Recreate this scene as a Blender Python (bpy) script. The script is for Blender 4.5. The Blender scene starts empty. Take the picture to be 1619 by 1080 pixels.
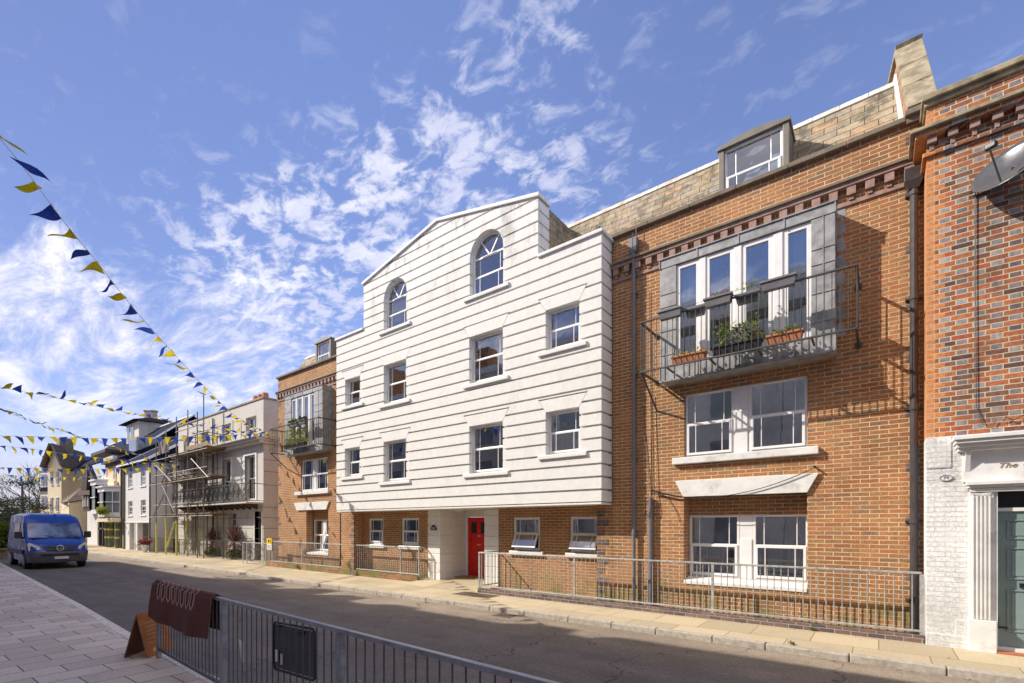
import bpy, bmesh, math, random
from mathutils import Vector, Matrix
R = math.radians
random.seed(7)
sc = bpy.context.scene
COL = sc.collection

# ------------------------------------------------------------ camera, sky, sun, exposure
YAW = R(37.49); CS, SN = math.cos(YAW), math.sin(YAW)
FPX, CX, HY, ZC = 756.0, 809.5, 830.5, 1.82
cam_d = bpy.data.cameras.new('camera'); cam = bpy.data.objects.new('camera', cam_d); COL.objects.link(cam)
cam.location = (0, 0, ZC); cam.rotation_euler = (R(90), 0, YAW)
cam_d.sensor_width = 36; cam_d.lens = FPX/1619*36; cam_d.shift_y = (HY-540)/1619; cam_d.clip_end = 3000; cam_d.clip_start = .05
sc.camera = cam
sc.view_settings.view_transform = 'Standard'; sc.view_settings.look = 'None'
sc.view_settings.exposure = 0.9; sc.view_settings.gamma = 1
SUN = Vector((-1.5, -1.0, 1.35)).normalized()          # direction towards the sun
sl = bpy.data.lights.new('sun', 'SUN'); sl.energy = 3.3; sl.angle = R(.5); sl.color = (1, .92, .81)
so = bpy.data.objects.new('sun', sl); COL.objects.link(so); so.rotation_euler = SUN.to_track_quat('Z', 'Y').to_euler()
w = bpy.data.worlds.new('World'); sc.world = w; w.use_nodes = True
nt = w.node_tree; nt.nodes.clear()
class G:
    """tiny node helper"""
    def __init__(s, tree): s.t = tree
    def n(s, typ, ins=None, **kw):
        nd = s.t.nodes.new(typ)
        for k, v in kw.items(): setattr(nd, k, v)
        for k, v in (ins or {}).items():
            if isinstance(v, bpy.types.NodeSocket): s.t.links.new(v, nd.inputs[k])
            else: nd.inputs[k].default_value = v
        return nd
    def m(s, op, a, b=0.0, c=None, clamp=False):
        nd = s.n('ShaderNodeMath', {0: a, 1: b}, operation=op, use_clamp=clamp)
        if c is not None:
            if isinstance(c, bpy.types.NodeSocket): s.t.links.new(c, nd.inputs[2])
            else: nd.inputs[2].default_value = c
        return nd.outputs[0]
    def mix(s, f, a, b, bt='MIX'):
        nd = s.n('ShaderNodeMix', data_type='RGBA', blend_type=bt)
        for i, v in ((0, f), (6, a), (7, b)):
            if isinstance(v, bpy.types.NodeSocket): s.t.links.new(v, nd.inputs[i])
            else: nd.inputs[i].default_value = v if i == 0 else (tuple(v)+(1,) if len(v) == 3 else v)
        return nd.outputs[2]
    def noise(s, vec, scale, detail=4, rough=.55, dist=0):
        nd = s.n('ShaderNodeTexNoise', {'Scale': scale, 'Detail': detail, 'Roughness': rough, 'Distortion': dist})
        s.t.links.new(vec, nd.inputs['Vector']); return nd.outputs['Fac']
    def ramp(s, f, stops, interp='LINEAR'):
        nd = s.n('ShaderNodeValToRGB'); cr = nd.color_ramp; cr.interpolation = interp
        while len(cr.elements) < len(stops): cr.elements.new(.5)
        for e, (p, c) in zip(cr.elements, stops):
            e.position = p; e.color = (c, c, c, 1) if isinstance(c, (int, float)) else tuple(c)+(1,)
        s.t.links.new(f, nd.inputs[0]); return nd.outputs[0]
    def rng(s, f, a, b, c=0.0, d=1.0):
        nd = s.n('ShaderNodeMapRange', {0: f, 1: a, 2: b, 3: c, 4: d}, clamp=True, interpolation_type='SMOOTHSTEP'); return nd.outputs[0]
g = G(nt)
sky = g.n('ShaderNodeTexSky', sky_type='NISHITA', sun_disc=False)
sky.sun_elevation = math.asin(SUN.z); sky.sun_rotation = math.atan2(SUN.x, SUN.y)
sky.air_density = 1.0; sky.dust_density = .15; sky.ozone_density = 2.2
tc = g.n('ShaderNodeTexCoord').outputs['Generated']
sp = g.n('ShaderNodeSeparateXYZ', {0: tc})
dx, dy, dz = sp.outputs
left = g.m('ADD', g.m('MULTIPLY', dx, -CS), g.m('MULTIPLY', dy, -SN))       # towards the left end of the street
fwd = g.m('ADD', g.m('MULTIPLY', dx, -SN), g.m('MULTIPLY', dy, CS))
inv = g.m('DIVIDE', 1.0, g.m('ADD', g.m('MAXIMUM', dz, 0.0), .10))
cv = g.n('ShaderNodeCombineXYZ', {0: g.m('MULTIPLY', dx, inv), 1: g.m('MULTIPLY', dy, inv), 2: 0.0}).outputs[0]
# streaked high cloud to the left, small puffs in the middle
mp = g.n('ShaderNodeMapping', {'Vector': cv, 'Rotation': (0, 0, R(-12)), 'Scale': (.55, 1.5, 1)}).outputs[0]
n1 = g.noise(mp, 2.6, 11, .68, .45)
n2 = g.noise(g.n('ShaderNodeMapping', {'Vector': cv, 'Rotation': (0, 0, R(20)), 'Scale': (1, 1.35, 1)}).outputs[0], 11, 7, .62, .35)
n3 = g.noise(cv, .9, 3, .5)
lm = g.rng(left, -.15, .62)                               # more cloud to the left
hm = g.rng(dz, .52, .30)                                  # more cloud lower down
cov1 = g.m('ADD', g.m('MULTIPLY', g.m('MULTIPLY', lm, hm), .30), g.m('MULTIPLY', n1, 1.0))
c1 = g.m('MULTIPLY', g.rng(cov1, .65, .90), g.m('MULTIPLY', g.rng(dz, .49, .40), g.rng(dz, .08, .26, .25, 1)))
band = g.m('MULTIPLY', g.m('MULTIPLY', g.m('MULTIPLY', g.rng(left, -.52, .05), g.rng(left, .62, .46)), g.rng(g.m('MULTIPLY_ADD', left, .5, dz), .80, .69)), g.rng(n3, .36, .55))
c2 = g.m('MULTIPLY', g.rng(g.m('ADD', n2, g.m('MULTIPLY', band, .12)), .535, .72), g.m('MULTIPLY_ADD', band, .8, .12))
cl = g.m('MAXIMUM', g.m('MULTIPLY', c1, .95), g.m('MULTIPLY', c2, .85), clamp=True)
haze = g.rng(dz, .20, .0)
skyc = g.mix(1.0, sky.outputs[0], (1.12, .98, 1.14), 'MULTIPLY')
skyc = g.mix(1.0, skyc, g.n('ShaderNodeCombineXYZ', {0: g.rng(left, -.1, .9, 1, .48), 1: g.rng(left, -.1, .9, 1, .49), 2: g.rng(left, -.1, .9, 1, .52)}).outputs[0], 'MULTIPLY')
lowc = g.mix(g.m('MULTIPLY', haze, .75), skyc, (3.0, 3.1, 3.9))
cloudc = g.mix(g.rng(n1, .42, .75), (4.0, 4.1, 5.1), (6.5, 6.3, 6.4))
final = g.mix(cl, lowc, cloudc)
# unseen bright cloud behind the viewer, added to fill the shaded fronts and road
fill_cloud = g.m('MULTIPLY', g.m('MULTIPLY', g.rng(fwd, .0, -.35), g.rng(dz, .48, .66)), g.rng(n1, .25, .5, .55, 1))
final = g.mix(fill_cloud, final, (8.2, 7.4, 6.7))
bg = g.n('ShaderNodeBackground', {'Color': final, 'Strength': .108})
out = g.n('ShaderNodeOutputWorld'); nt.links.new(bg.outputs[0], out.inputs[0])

# ------------------------------------------------------------ helpers
def at(px, Y):                    # world X of a photo column on a wall plane at depth Y
    t = (px-CX)/FPX; return Y*(t*CS-SN)/(CS+t*SN)
def zz(px, py, Y):                # world height of a photo point on that plane
    d = -at(px, Y)*SN+Y*CS; return ZC-(py-HY)*d/FPX
def pt(px, py, d):                # world point of a photo point at distance d along the view
    l = (px-CX)/FPX*d; return Vector((CS*l-SN*d, SN*l+CS*d, ZC-(py-HY)*d/FPX))
def tag(o, label=None, cat=None, group=None, kind=None):
    if label: o['label'] = label
    if cat: o['category'] = cat
    if group: o['group'] = group
    if kind: o['kind'] = kind
    return o
def empty(name, loc, label=None, cat=None, group=None, rz=0):
    o = bpy.data.objects.new(name, None); COL.objects.link(o); o.location = loc; o.rotation_euler = (0, 0, rz)
    o.empty_display_size = .2; o['_w'] = 1
    return tag(o, label, cat, group)
def wloc(p):
    v = Vector((0, 0, 0))
    while p is not None: v += p.location; p = p.parent
    return v
SPLIT = set('''wall pier roof entrance_courses entrance_core dentil bracket chimney_pot downpipe pillar gold_band standard ledger brace board yellow_sleeve parapet chimney window brick_wall room_walls coping gable_return blue_brick_quoins quoin fixing cable pilaster pilaster_base stone_coping garage_surround verge netting recess_wall ground_floor_wall glazing_bar vent wiper surround clip cresting side_window baluster painted_base door_frame door_surround pane roof_end clamp paper_scrap parapet_coping panel_gap moulding ironmongery flat_roof corner_stone frame plinth arm gable_board shopfront bottom_lip ridge_cresting roof_cresting return_courses'''.split())
class MB:
    def __init__(s): s.v = []; s.f = []; s.mi = []; s.m = 0; s.pc = []
    def add(s, vs, fs):
        b = len(s.v); s.pc.append((b, len(s.f))); s.v += [tuple(v) for v in vs]
        for f in fs: s.f.append([b+i for i in f]); s.mi.append(s.m)
        return s
    def box(s, x0, x1, y0, y1, z0, z1):
        if x0 > x1: x0, x1 = x1, x0
        if y0 > y1: y0, y1 = y1, y0
        if z0 > z1: z0, z1 = z1, z0
        return s.add([(x0,y0,z0),(x1,y0,z0),(x1,y1,z0),(x0,y1,z0),(x0,y0,z1),(x1,y0,z1),(x1,y1,z1),(x0,y1,z1)],
              [(0,3,2,1),(4,5,6,7),(0,1,5,4),(1,2,6,5),(2,3,7,6),(3,0,4,7)])
    def prism(s, poly, y0, y1):          # polygon in XZ extruded along Y (poly counter-clockwise seen from -Y)
        n = len(poly)
        return s.add([(p[0], y0, p[1]) for p in poly]+[(p[0], y1, p[1]) for p in poly],
              [list(range(n)), list(range(2*n-1, n-1, -1))]+[((i+1) % n, i, n+i, n+(i+1) % n) for i in range(n)])
    def prismx(s, poly, x0, x1):         # polygon in YZ extruded along X
        n = len(poly)
        return s.add([(x0, p[0], p[1]) for p in poly]+[(x1, p[0], p[1]) for p in poly],
              [list(range(n-1, -1, -1)), list(range(n, 2*n))]+[(i, (i+1) % n, n+(i+1) % n, n+i) for i in range(n)])
    def prismz(s, poly, z0, z1):
        n = len(poly)
        return s.add([(p[0], p[1], z0) for p in poly]+[(p[0], p[1], z1) for p in poly],
              [list(range(n-1, -1, -1)), list(range(n, 2*n))]+[(i, (i+1) % n, n+(i+1) % n, n+i) for i in range(n)])
    def tube(s, pts, r, n=6, r2=None, caps=True):
        pts = [Vector(p) for p in pts]; rings = []; k = len(pts)
        up = None
        for i, p in enumerate(pts):
            d = (pts[min(i+1, k-1)]-pts[max(i-1, 0)])
            d = d.normalized() if d.length > 1e-9 else Vector((0, 0, 1))
            if up is None:
                up = Vector((0, 0, 1)) if abs(d.z) < .9 else Vector((1, 0, 0))
            a = d.cross(up).normalized(); b = a.cross(d).normalized(); up = b
            rr = r if r2 is None else r+(r2-r)*i/max(1, k-1)
            rings.append([p+a*math.cos(2*math.pi*j/n)*rr+b*math.sin(2*math.pi*j/n)*rr for j in range(n)])
        vs = [v for q in rings for v in q]; fs = []
        for i in range(k-1):
            for j in range(n): fs.append((i*n+j, i*n+(j+1) % n, (i+1)*n+(j+1) % n, (i+1)*n+j))
        if caps: fs += [tuple(range(n-1, -1, -1)), tuple((k-1)*n+j for j in range(n))]
        return s.add(vs, fs)
    def bar(s, a, b, w, h=None):         # square bar between two points
        h = h or w; a = Vector(a); b = Vector(b); d = (b-a).normalized()
        up = Vector((0, 0, 1)) if abs(d.z) < .95 else Vector((0, 1, 0))
        u = d.cross(up).normalized()*w/2; v = u.cross(d).normalized()*h/2
        vs = [p+i*u+j*v for p in (a, b) for i, j in ((-1,-1),(1,-1),(1,1),(-1,1))]
        return s.add(vs, [(0,1,2,3),(7,6,5,4),(1,0,4,5),(2,1,5,6),(3,2,6,7),(0,3,7,4)])
    def leaf(s, p, d, l, wd, nrm=None):
        d = Vector(d).normalized(); nrm = Vector(nrm) if nrm else Vector((random.gauss(0,1), random.gauss(0,1), random.gauss(0,1)))
        sd = d.cross(nrm); sd = sd.normalized()*wd/2 if sd.length > 1e-6 else Vector((wd/2, 0, 0)); p = Vector(p)
        return s.add([p, p+d*l*.45+sd, p+d*l, p+d*l*.45-sd], [(0,1,2,3)])
    def clusters(s):
        pcs = s.pc+[(len(s.v), len(s.f))]; n = len(s.pc); bb = []
        for i in range(n):
            vv = s.v[pcs[i][0]:pcs[i+1][0]]; bb.append([min(v[k] for v in vv)-.004 for k in range(3)]+[max(v[k] for v in vv)+.004 for k in range(3)])
        par = list(range(n))
        def fd(i):
            while par[i] != i: par[i] = par[par[i]]; i = par[i]
            return i
        for i in range(n):
            for j in range(i):
                a, b = bb[i], bb[j]
                if all(a[k] <= b[k+3] and b[k] <= a[k+3] for k in range(3)): par[fd(i)] = fd(j)
        gr = {}
        for i in range(n): gr.setdefault(fd(i), []).append(i)
        return [gr[k] for k in sorted(gr)], pcs
    def build(s, name, mats, parent=None, bevel=0, smooth=False, origin=None, label=None):
        if name in SPLIT and parent is not None and 1 < len(s.pc) < 320:
            gr, pcs = s.clusters()
            if 1 < len(gr) <= 100:
                first = None
                for g_ in gr:
                    m2 = MB(); m2.closed = s.closed
                    for i in g_:
                        v0, f0 = pcs[i]; v1, f1 = pcs[i+1]
                        m2.add(s.v[v0:v1], [[q-v0 for q in f] for f in s.f[f0:f1]])
                    o = m2.build(name+'', mats, parent, bevel, smooth); first = first or o
                return first
        me = bpy.data.meshes.new(name)
        org = Vector(origin) if origin is not None else (wloc(parent) if parent is not None else Vector((0,0,0)))
        me.from_pydata([tuple(Vector(v)-org) for v in s.v], [], s.f)
        if not isinstance(mats, (list, tuple)): mats = [mats]
        for m in mats: me.materials.append(m)
        if len(mats) > 1:
            for p, i in zip(me.polygons, s.mi): p.material_index = i
        if smooth:
            for p in me.polygons: p.use_smooth = True
        bm = bmesh.new(); bm.from_mesh(me); bmesh.ops.recalc_face_normals(bm, faces=bm.faces) if s.closed else None; bm.to_mesh(me); bm.free()
        me.update()
        o = bpy.data.objects.new(name, me); COL.objects.link(o)
        if parent is not None: o.parent = parent
        if origin is not None and parent is None: o.location = org
        if bevel:
            b = o.modifiers.new('bevel', 'BEVEL'); b.width = bevel; b.segments = 2; b.limit_method = 'ANGLE'; b.angle_limit = R(40)
        if label: o['label'] = label
        return o
    closed = True
def holes_wall(mb, x0, x1, z0, z1, y0, y1, holes):
    """front wall x0..x1, z0..z1 with rectangular openings (hx0,hx1,hz0,hz1)"""
    hs = [h for h in holes if h[1] > x0 and h[0] < x1 and h[3] > z0 and h[2] < z1]
    zs = sorted({z0, z1}.union(*[{max(z0, min(z1, h[2])), max(z0, min(z1, h[3]))} for h in hs])) if hs else [z0, z1]
    for a, b in zip(zs[:-1], zs[1:]):
        if b-a < 1e-5: continue
        row = sorted([(max(x0, h[0]), min(x1, h[1])) for h in hs if h[2] < (a+b)/2 < h[3]])
        cur = x0
        for h0, h1 in row:
            if h0 > cur+1e-5: mb.box(cur, h0, y0, y1, a, b)
            cur = max(cur, h1)
        if cur < x1-1e-5: mb.box(cur, x1, y0, y1, a, b)
def boolean(o, cut):
    md = o.modifiers.new('b', 'BOOLEAN'); md.operation = 'DIFFERENCE'; md.solver = 'EXACT'; md.object = cut
    dg = bpy.context.evaluated_depsgraph_get(); dg.update()
    me = bpy.data.meshes.new_from_object(o.evaluated_get(dg)); o.modifiers.remove(md); o.data = me

# ------------------------------------------------------------ materials
MATS = {}
def mat(name):
    m = bpy.data.materials.new(name); m.use_nodes = True; m.node_tree.nodes.clear(); MATS[name] = m
    return m, G(m.node_tree)
def fin(m, g, **ins):
    bump = ins.pop('bump', None); bs = ins.pop('bstr', .3); bd = ins.pop('bdist', .01)
    p = g.n('ShaderNodeBsdfPrincipled')
    if bump is not None:
        b = g.n('ShaderNodeBump', {'Height': bump, 'Strength': bs, 'Distance': bd}); g.t.links.new(b.outputs[0], p.inputs['Normal'])
    for k, v in ins.items():
        k = k.replace('_', ' ')
        if isinstance(v, bpy.types.NodeSocket): g.t.links.new(v, p.inputs[k])
        else: p.inputs[k].default_value = tuple(v)+(1,) if isinstance(v, (tuple, list)) and len(v) == 3 else v
    o = g.n('ShaderNodeOutputMaterial'); g.t.links.new(p.outputs[0], o.inputs[0]); return m
def plain(name, c, rough=.5, metal=0, var=.12, sc_=6, bs=.05, spec=.5, dirt=None, dsc=1.2):
    m, g = mat(name); pos = g.n('ShaderNodeTexCoord').outputs['Object']
    n = g.noise(pos, sc_, 6, .6)
    f = g.rng(n, .3, .7, 1-var, 1+var)
    col = g.mix(1.0, c, g.n('ShaderNodeCombineXYZ', {0: f, 1: f, 2: f}).outputs[0], 'MULTIPLY')
    if dirt:
        col = g.mix(g.rng(g.noise(pos, dsc, 8, .7), .52, .72, 0, .75), col, dirt)
    return fin(m, g, Base_Color=col, Roughness=g.rng(n, .3, .7, max(.02, rough-.08), min(1, rough+.08)), Metallic=metal, bump=n, bstr=bs, Specular_IOR_Level=spec)
def wallpos(g):
    pos = g.n('ShaderNodeNewGeometry').outputs['Position']
    sp = g.n('ShaderNodeSeparateXYZ', {0: pos})
    u = g.m('ADD', sp.outputs[0], sp.outputs[1])
    return pos, sp, g.n('ShaderNodeCombineXYZ', {0: u, 1: sp.outputs[2], 2: 0.0}).outputs[0], u
def brick(name, stops, mortar, bw=.26, bh=.075, ms=.010, green=.0, zshift=0.0, dark=None):
    m, g = mat(name); pos, sp, uv, u = wallpos(g)
    uvd = g.n('ShaderNodeVectorMath', {0: uv, 1: g.n('ShaderNodeVectorMath', {0: g.n('ShaderNodeTexNoise', {'Scale': 6.0, 'Detail': 2.0, 'Vector': pos}).outputs['Color'], 'Scale': .012}, operation='SCALE').outputs[0]}, operation='ADD').outputs[0]
    bt = g.n('ShaderNodeTexBrick', {'Vector': uvd, 'Color1': (0,0,0,1), 'Color2': (1,1,1,1), 'Mortar': (0,0,0,1), 'Scale': 1.0,
             'Mortar Size': ms/2, 'Mortar Smooth': .25, 'Bias': 0.0, 'Brick Width': bw, 'Row Height': bh}, offset=.5, squash=1)
    col = g.ramp(bt.outputs['Color'], stops)
    n = g.noise(pos, 26, 5, .7); n2 = g.noise(pos, .9, 4, .6); n4 = g.noise(g.n('ShaderNodeMapping', {'Vector': uv, 'Scale': (1, 3.5, 1)}).outputs[0], 16, 4, .6)
    f = g.m('MULTIPLY', g.rng(n, .25, .75, .72, 1.25), g.rng(n2, .3, .7, .78, 1.14))
    col = g.mix(1.0, col, g.n('ShaderNodeCombineXYZ', {0: f, 1: f, 2: f}).outputs[0], 'MULTIPLY')
    col = g.mix(g.rng(n4, .56, .74, 0, .55), col, dark or (.13, .085, .055))       # burnt streaks in the face of the bricks
    mo = g.mix(g.rng(g.noise(pos, 3, 4), .35, .7), mortar, tuple(c*.72 for c in mortar))
    col = g.mix(bt.outputs['Fac'], col, mo)
    col = g.mix(g.m('MULTIPLY', g.rng(g.noise(g.n('ShaderNodeMapping', {'Vector': pos, 'Scale': (1, 1, .35)}).outputs[0], 1.3, 5, .65), .55, .78), .35), col, (.20, .13, .09))
    if green:
        gm = g.m('MULTIPLY', g.rng(sp.outputs[2], .75, .1), g.rng(g.noise(pos, 1.6, 5, .6), .40, .62), clamp=True)
        col = g.mix(g.m('MULTIPLY', gm, green), col, (.17, .17, .05))
    h = g.m('ADD', g.m('MULTIPLY', g.m('SUBTRACT', 1.0, bt.outputs['Fac']), 1.0), g.m('MULTIPLY', n, .45))
    return fin(m, g, Base_Color=col, Roughness=.88, bump=h, bstr=.75, bdist=.010, Specular_IOR_Level=.25)
BR = brick('brick_orange', [(0, (.26,.155,.09)), (.10, (.34,.185,.09)), (.34, (.385,.180,.078)), (.55, (.35,.148,.068)), (.75, (.42,.208,.085)), (1, (.40,.160,.068))], (.72,.57,.37), green=.75, ms=.0135)
BR2 = brick('brick_dark_mix', [(0, (.16,.09,.055)), (.3, (.26,.13,.06)), (.6, (.40,.17,.08)), (1, (.42,.16,.08))], (.78,.62,.42), ms=.0135)  # mix of dark brown and orange bricks with pale mortar
BRB = brick('brick_blue', [(0, (.10,.085,.09)), (.5, (.16,.12,.12)), (1, (.22,.15,.14))], (.5,.42,.32), bw=.225)
WBR = brick('white_painted_brick', [(0, (.66,.66,.65)), (1, (.72,.72,.71))], (.66,.66,.65), bw=.235, ms=.010, dark=(.62,.61,.59))
def flemish():
    m, g = mat('flemish_brick'); pos, sp, uv, u = wallpos(g)
    wob = g.m('MULTIPLY', g.noise(pos, 5, 3), .020)
    v = g.m('ADD', g.m('DIVIDE', sp.outputs[2], .075), wob)
    row = g.m('FLOOR', v); fv = g.m('FRACT', v)
    uu = g.m('ADD', g.m('DIVIDE', g.m('ADD', u, wob), .37), g.m('MULTIPLY', g.m('MODULO', row, 2.0), .5))
    cell = g.m('FLOOR', uu); fu = g.m('FRACT', uu)
    head = g.m('GREATER_THAN', fu, .655)
    edge = g.m('MINIMUM', g.m('MINIMUM', fu, g.m('ABSOLUTE', g.m('SUBTRACT', fu, .655))), g.m('SUBTRACT', 1.0, fu))
    mu = g.m('LESS_THAN', edge, .018); mv = g.m('LESS_THAN', g.m('MINIMUM', fv, g.m('SUBTRACT', 1.0, fv)), .085)
    mort = g.m('MAXIMUM', mu, mv)
    rnd = g.n('ShaderNodeTexWhiteNoise', {'Vector': g.n('ShaderNodeCombineXYZ', {0: g.m('ADD', cell, g.m('MULTIPLY', head, .37)), 1: row, 2: 0.0}).outputs[0]}, noise_dimensions='3D').outputs['Value']
    st = g.ramp(rnd, [(0, (.11,.06,.05)), (.22, (.25,.11,.065)), (.45, (.40,.135,.06)), (.75, (.46,.16,.065)), (1, (.36,.085,.045))])
    hd = g.ramp(rnd, [(0, (.12,.10,.11)), (.35, (.26,.23,.24)), (.7, (.34,.31,.31)), (.8, (.40,.37,.35)), (.86, (.30,.11,.06)), (1, (.40,.13,.06))])
    col = g.mix(head, st, hd)
    # rubbed orange quoin down the corner
    q = g.m('MULTIPLY', g.m('LESS_THAN', g.m('ADD', sp.outputs[0], g.m('MULTIPLY', g.m('MODULO', row, 2.0), .11)), .79), 1.0)
    n = g.noise(pos, 24, 5, .7); f = g.rng(n, .25, .75, .7, 1.28)
    col = g.mix(g.m('MULTIPLY', q, .72), col, (.66, .27, .10))
    col = g.mix(1.0, col, g.n('ShaderNodeCombineXYZ', {0: f, 1: f, 2: f}).outputs[0], 'MULTIPLY')
    col = g.mix(mort, col, g.mix(q, (.60,.52,.38), (.62,.42,.22)))
    col = g.mix(g.m('MULTIPLY', g.rng(g.noise(pos, 2.4, 6, .7), .42, .66, 0, .55), g.rng(sp.outputs[0], .8, 1.2)), col, (.10,.065,.05))
    h = g.m('ADD', g.m('SUBTRACT', 1.0, mort), g.m('MULTIPLY', n, .6))
    return fin(m, g, Base_Color=col, Roughness=.85, bump=h, bstr=.8, bdist=.012, Specular_IOR_Level=.25)
FLM = flemish()
def render_mat(name, c, dirtc, amt=.6, topz=None):
    m, g = mat(name); pos = g.n('ShaderNodeNewGeometry').outputs['Position']; sp = g.n('ShaderNodeSeparateXYZ', {0: pos})
    n = g.noise(pos, 9, 7, .65); n2 = g.noise(g.n('ShaderNodeMapping', {'Vector': pos, 'Scale': (1, 1, .4)}).outputs[0], 2.2, 8, .72)
    f = g.rng(n, .3, .7, .95, 1.04)
    col = g.mix(1.0, c, g.n('ShaderNodeCombineXYZ', {0: f, 1: f, 2: f}).outputs[0], 'MULTIPLY')
    k = g.rng(n2, .50, .66, 0, amt)
    if topz: k = g.m('MULTIPLY', k, g.rng(sp.outputs[2], topz-2.6, topz, .12, 1))
    col = g.mix(k, col, dirtc)
    # fine hairline stains running down
    n5 = g.noise(g.n('ShaderNodeMapping', {'Vector': pos, 'Scale': (6, 6, .25)}).outputs[0], 3, 4, .6)
    col = g.mix(g.rng(n5, .60, .80, 0, amt*.35), col, dirtc)
    n6 = g.noise(pos, 13, 3, .5)
    return fin(m, g, Base_Color=col, Roughness=.75, bump=g.m('ADD', n, g.m('MULTIPLY', n6, .6)), bstr=.25, bdist=.008, Specular_IOR_Level=.3)
WHT = render_mat('white_render', (.765,.755,.725), (.36,.35,.32), .8, 10.2)
GRR = render_mat('grey_render', (.66,.65,.66), (.45,.44,.44), .4)
CRR = render_mat('cream_render', (.66,.60,.50), (.45,.40,.32), .5)
STU = render_mat('stucco', (.55,.525,.485), (.40,.36,.31), .6)
YEL = render_mat('cream_yellow_render', (.72,.62,.44), (.52,.45,.32), .4)
UPVC = plain('upvc_white', (.80,.79,.78), .35, 0, .03, 8, .02)
PVC2 = plain('aged_white_paint', (.74,.73,.71), .5, 0, .06, 5, .05, dirt=(.5,.47,.42), dsc=3)
LEAD = plain('lead_sheet', (.29,.29,.295), .6, .15, .3, 5, .25, dirt=(.46,.455,.45), dsc=2.0)
IRON = plain('dark_iron', (.075,.072,.07), .5, .3, .15, 10, .05)
GALV = plain('galvanised_steel', (.40,.40,.385), .5, .3, .22, 14, .08)
GALN = plain('grey_painted_steel', (.10,.105,.12), .4, .2, .12, 12, .06)
PIPE = plain('brown_black_plastic', (.055,.045,.045), .42, 0, .1, 6, .03)
PIPG = plain('grey_plastic_pipe', (.16,.16,.18), .45, 0, .1, 6, .03)
ROOFC = plain('dormer_lead_grey', (.20,.18,.15), .55, .2, .1, 5, .1)
STONE = plain('stone_coping', (.32,.27,.18), .9, 0, .35, 5, .5, dirt=(.07,.06,.045), dsc=3.0)
DCOP = plain('dark_coping', (.20,.165,.12), .9, 0, .25, 6, .4, dirt=(.07,.06,.05), dsc=3)
PURP = plain('purple_brick', (.32,.205,.165), .85, 0, .25, 9, .4)
SLATE = plain('dark_slate', (.012,.015,.034), .95, 0, .35, 6, .3, .08)
RED = plain('red_door_paint', (.62,.012,.015), .35, 0, .06, 4, .03)
TEAL = plain('teal_door_paint', (.20,.27,.265), .4, 0, .06, 4, .03)
TIMBER = plain('dark_timber', (.06,.045,.04), .7, 0, .2, 8, .2)
BLACK = plain('black_plastic', (.015,.015,.017), .45, 0, .15, 10, .05)
TERR = plain('terracotta', (.46,.17,.08), .8, 0, .15, 10, .15)
TROUGH = plain('grey_trough_plastic', (.17,.17,.18), .5, 0, .1, 8, .05)
INNER = plain('interior_wall', (.60,.60,.50), .9, 0, .3, 1.5, 0)
BLND = plain('grey_green_blind', (.58,.62,.50), .9, 0, .25, 1.3, 0); BLN2 = plain('pale_blind', (.5,.52,.5), .9, 0, .2, 1.5, 0)
CURT = plain('curtain_cloth', (.42,.44,.38), .9, 0, .12, 8, .1)
BRASS = plain('brass', (.7,.5,.2), .3, .9, .1, 8, .02)
LAMPM = plain('lamp_white', (.8,.8,.8), .3)
SCAF = plain('scaffold_steel', (.20,.18,.16), .55, .5, .25, 8, .1)
SCY = plain('yellow_sleeve', (.58,.56,.16), .6, 0, .15, 5, .1)
PLANK = plain('scaffold_board', (.28,.20,.12), .85, 0, .25, 5, .2)
NETM = plain('debris_net', (.30,.27,.24), .9, 0, .35, 3, .2)
BLUEF = plain('blue_bunting', (.025,.055,.30), .75, 0, .12, 4, .1)
YELF = plain('yellow_bunting', (.50,.42,.02), .75, 0, .12, 4, .1)
def translucent(name, c, tr=.45):
    m, g = mat(name); pos = g.n('ShaderNodeTexCoord').outputs['Object']; n = g.noise(pos, 5, 3)
    f = g.rng(n, .3, .7, .75, 1.25); col = g.mix(1.0, c, g.n('ShaderNodeCombineXYZ', {0: f, 1: f, 2: f}).outputs[0], 'MULTIPLY')
    a = g.n('ShaderNodeBsdfDiffuse', {'Color': col}); b = g.n('ShaderNodeBsdfTranslucent', {'Color': col})
    mx = g.n('ShaderNodeMixShader', {0: tr, 1: a.outputs[0], 2: b.outputs[0]}); o = g.n('ShaderNodeOutputMaterial'); g.t.links.new(mx.outputs[0], o.inputs[0]); return m
BLUEF = translucent('blue_flag', (.035,.075,.36), .35); YELF = translucent('yellow_flag', (.62,.50,.02), .4)
LEAFG = translucent('green_leaf', (.12,.17,.03), .3); LEAFY = translucent('yellow_green_leaf', (.33,.36,.05), .35)
LEAFD = translucent('pine_needles', (.045,.065,.045), .2); LEAFR = translucent('red_leaf', (.17,.085,.075), .3)
FLWR = translucent('orange_flower', (.7,.18,.10), .3); FLRED = translucent('red_flower', (.6,.03,.04), .3); LEAFDRY = translucent('dry_leaf', (.25,.17,.07), .2)
BARK = plain('bark', (.12,.09,.07), .9, 0, .25, 12, .5)
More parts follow.
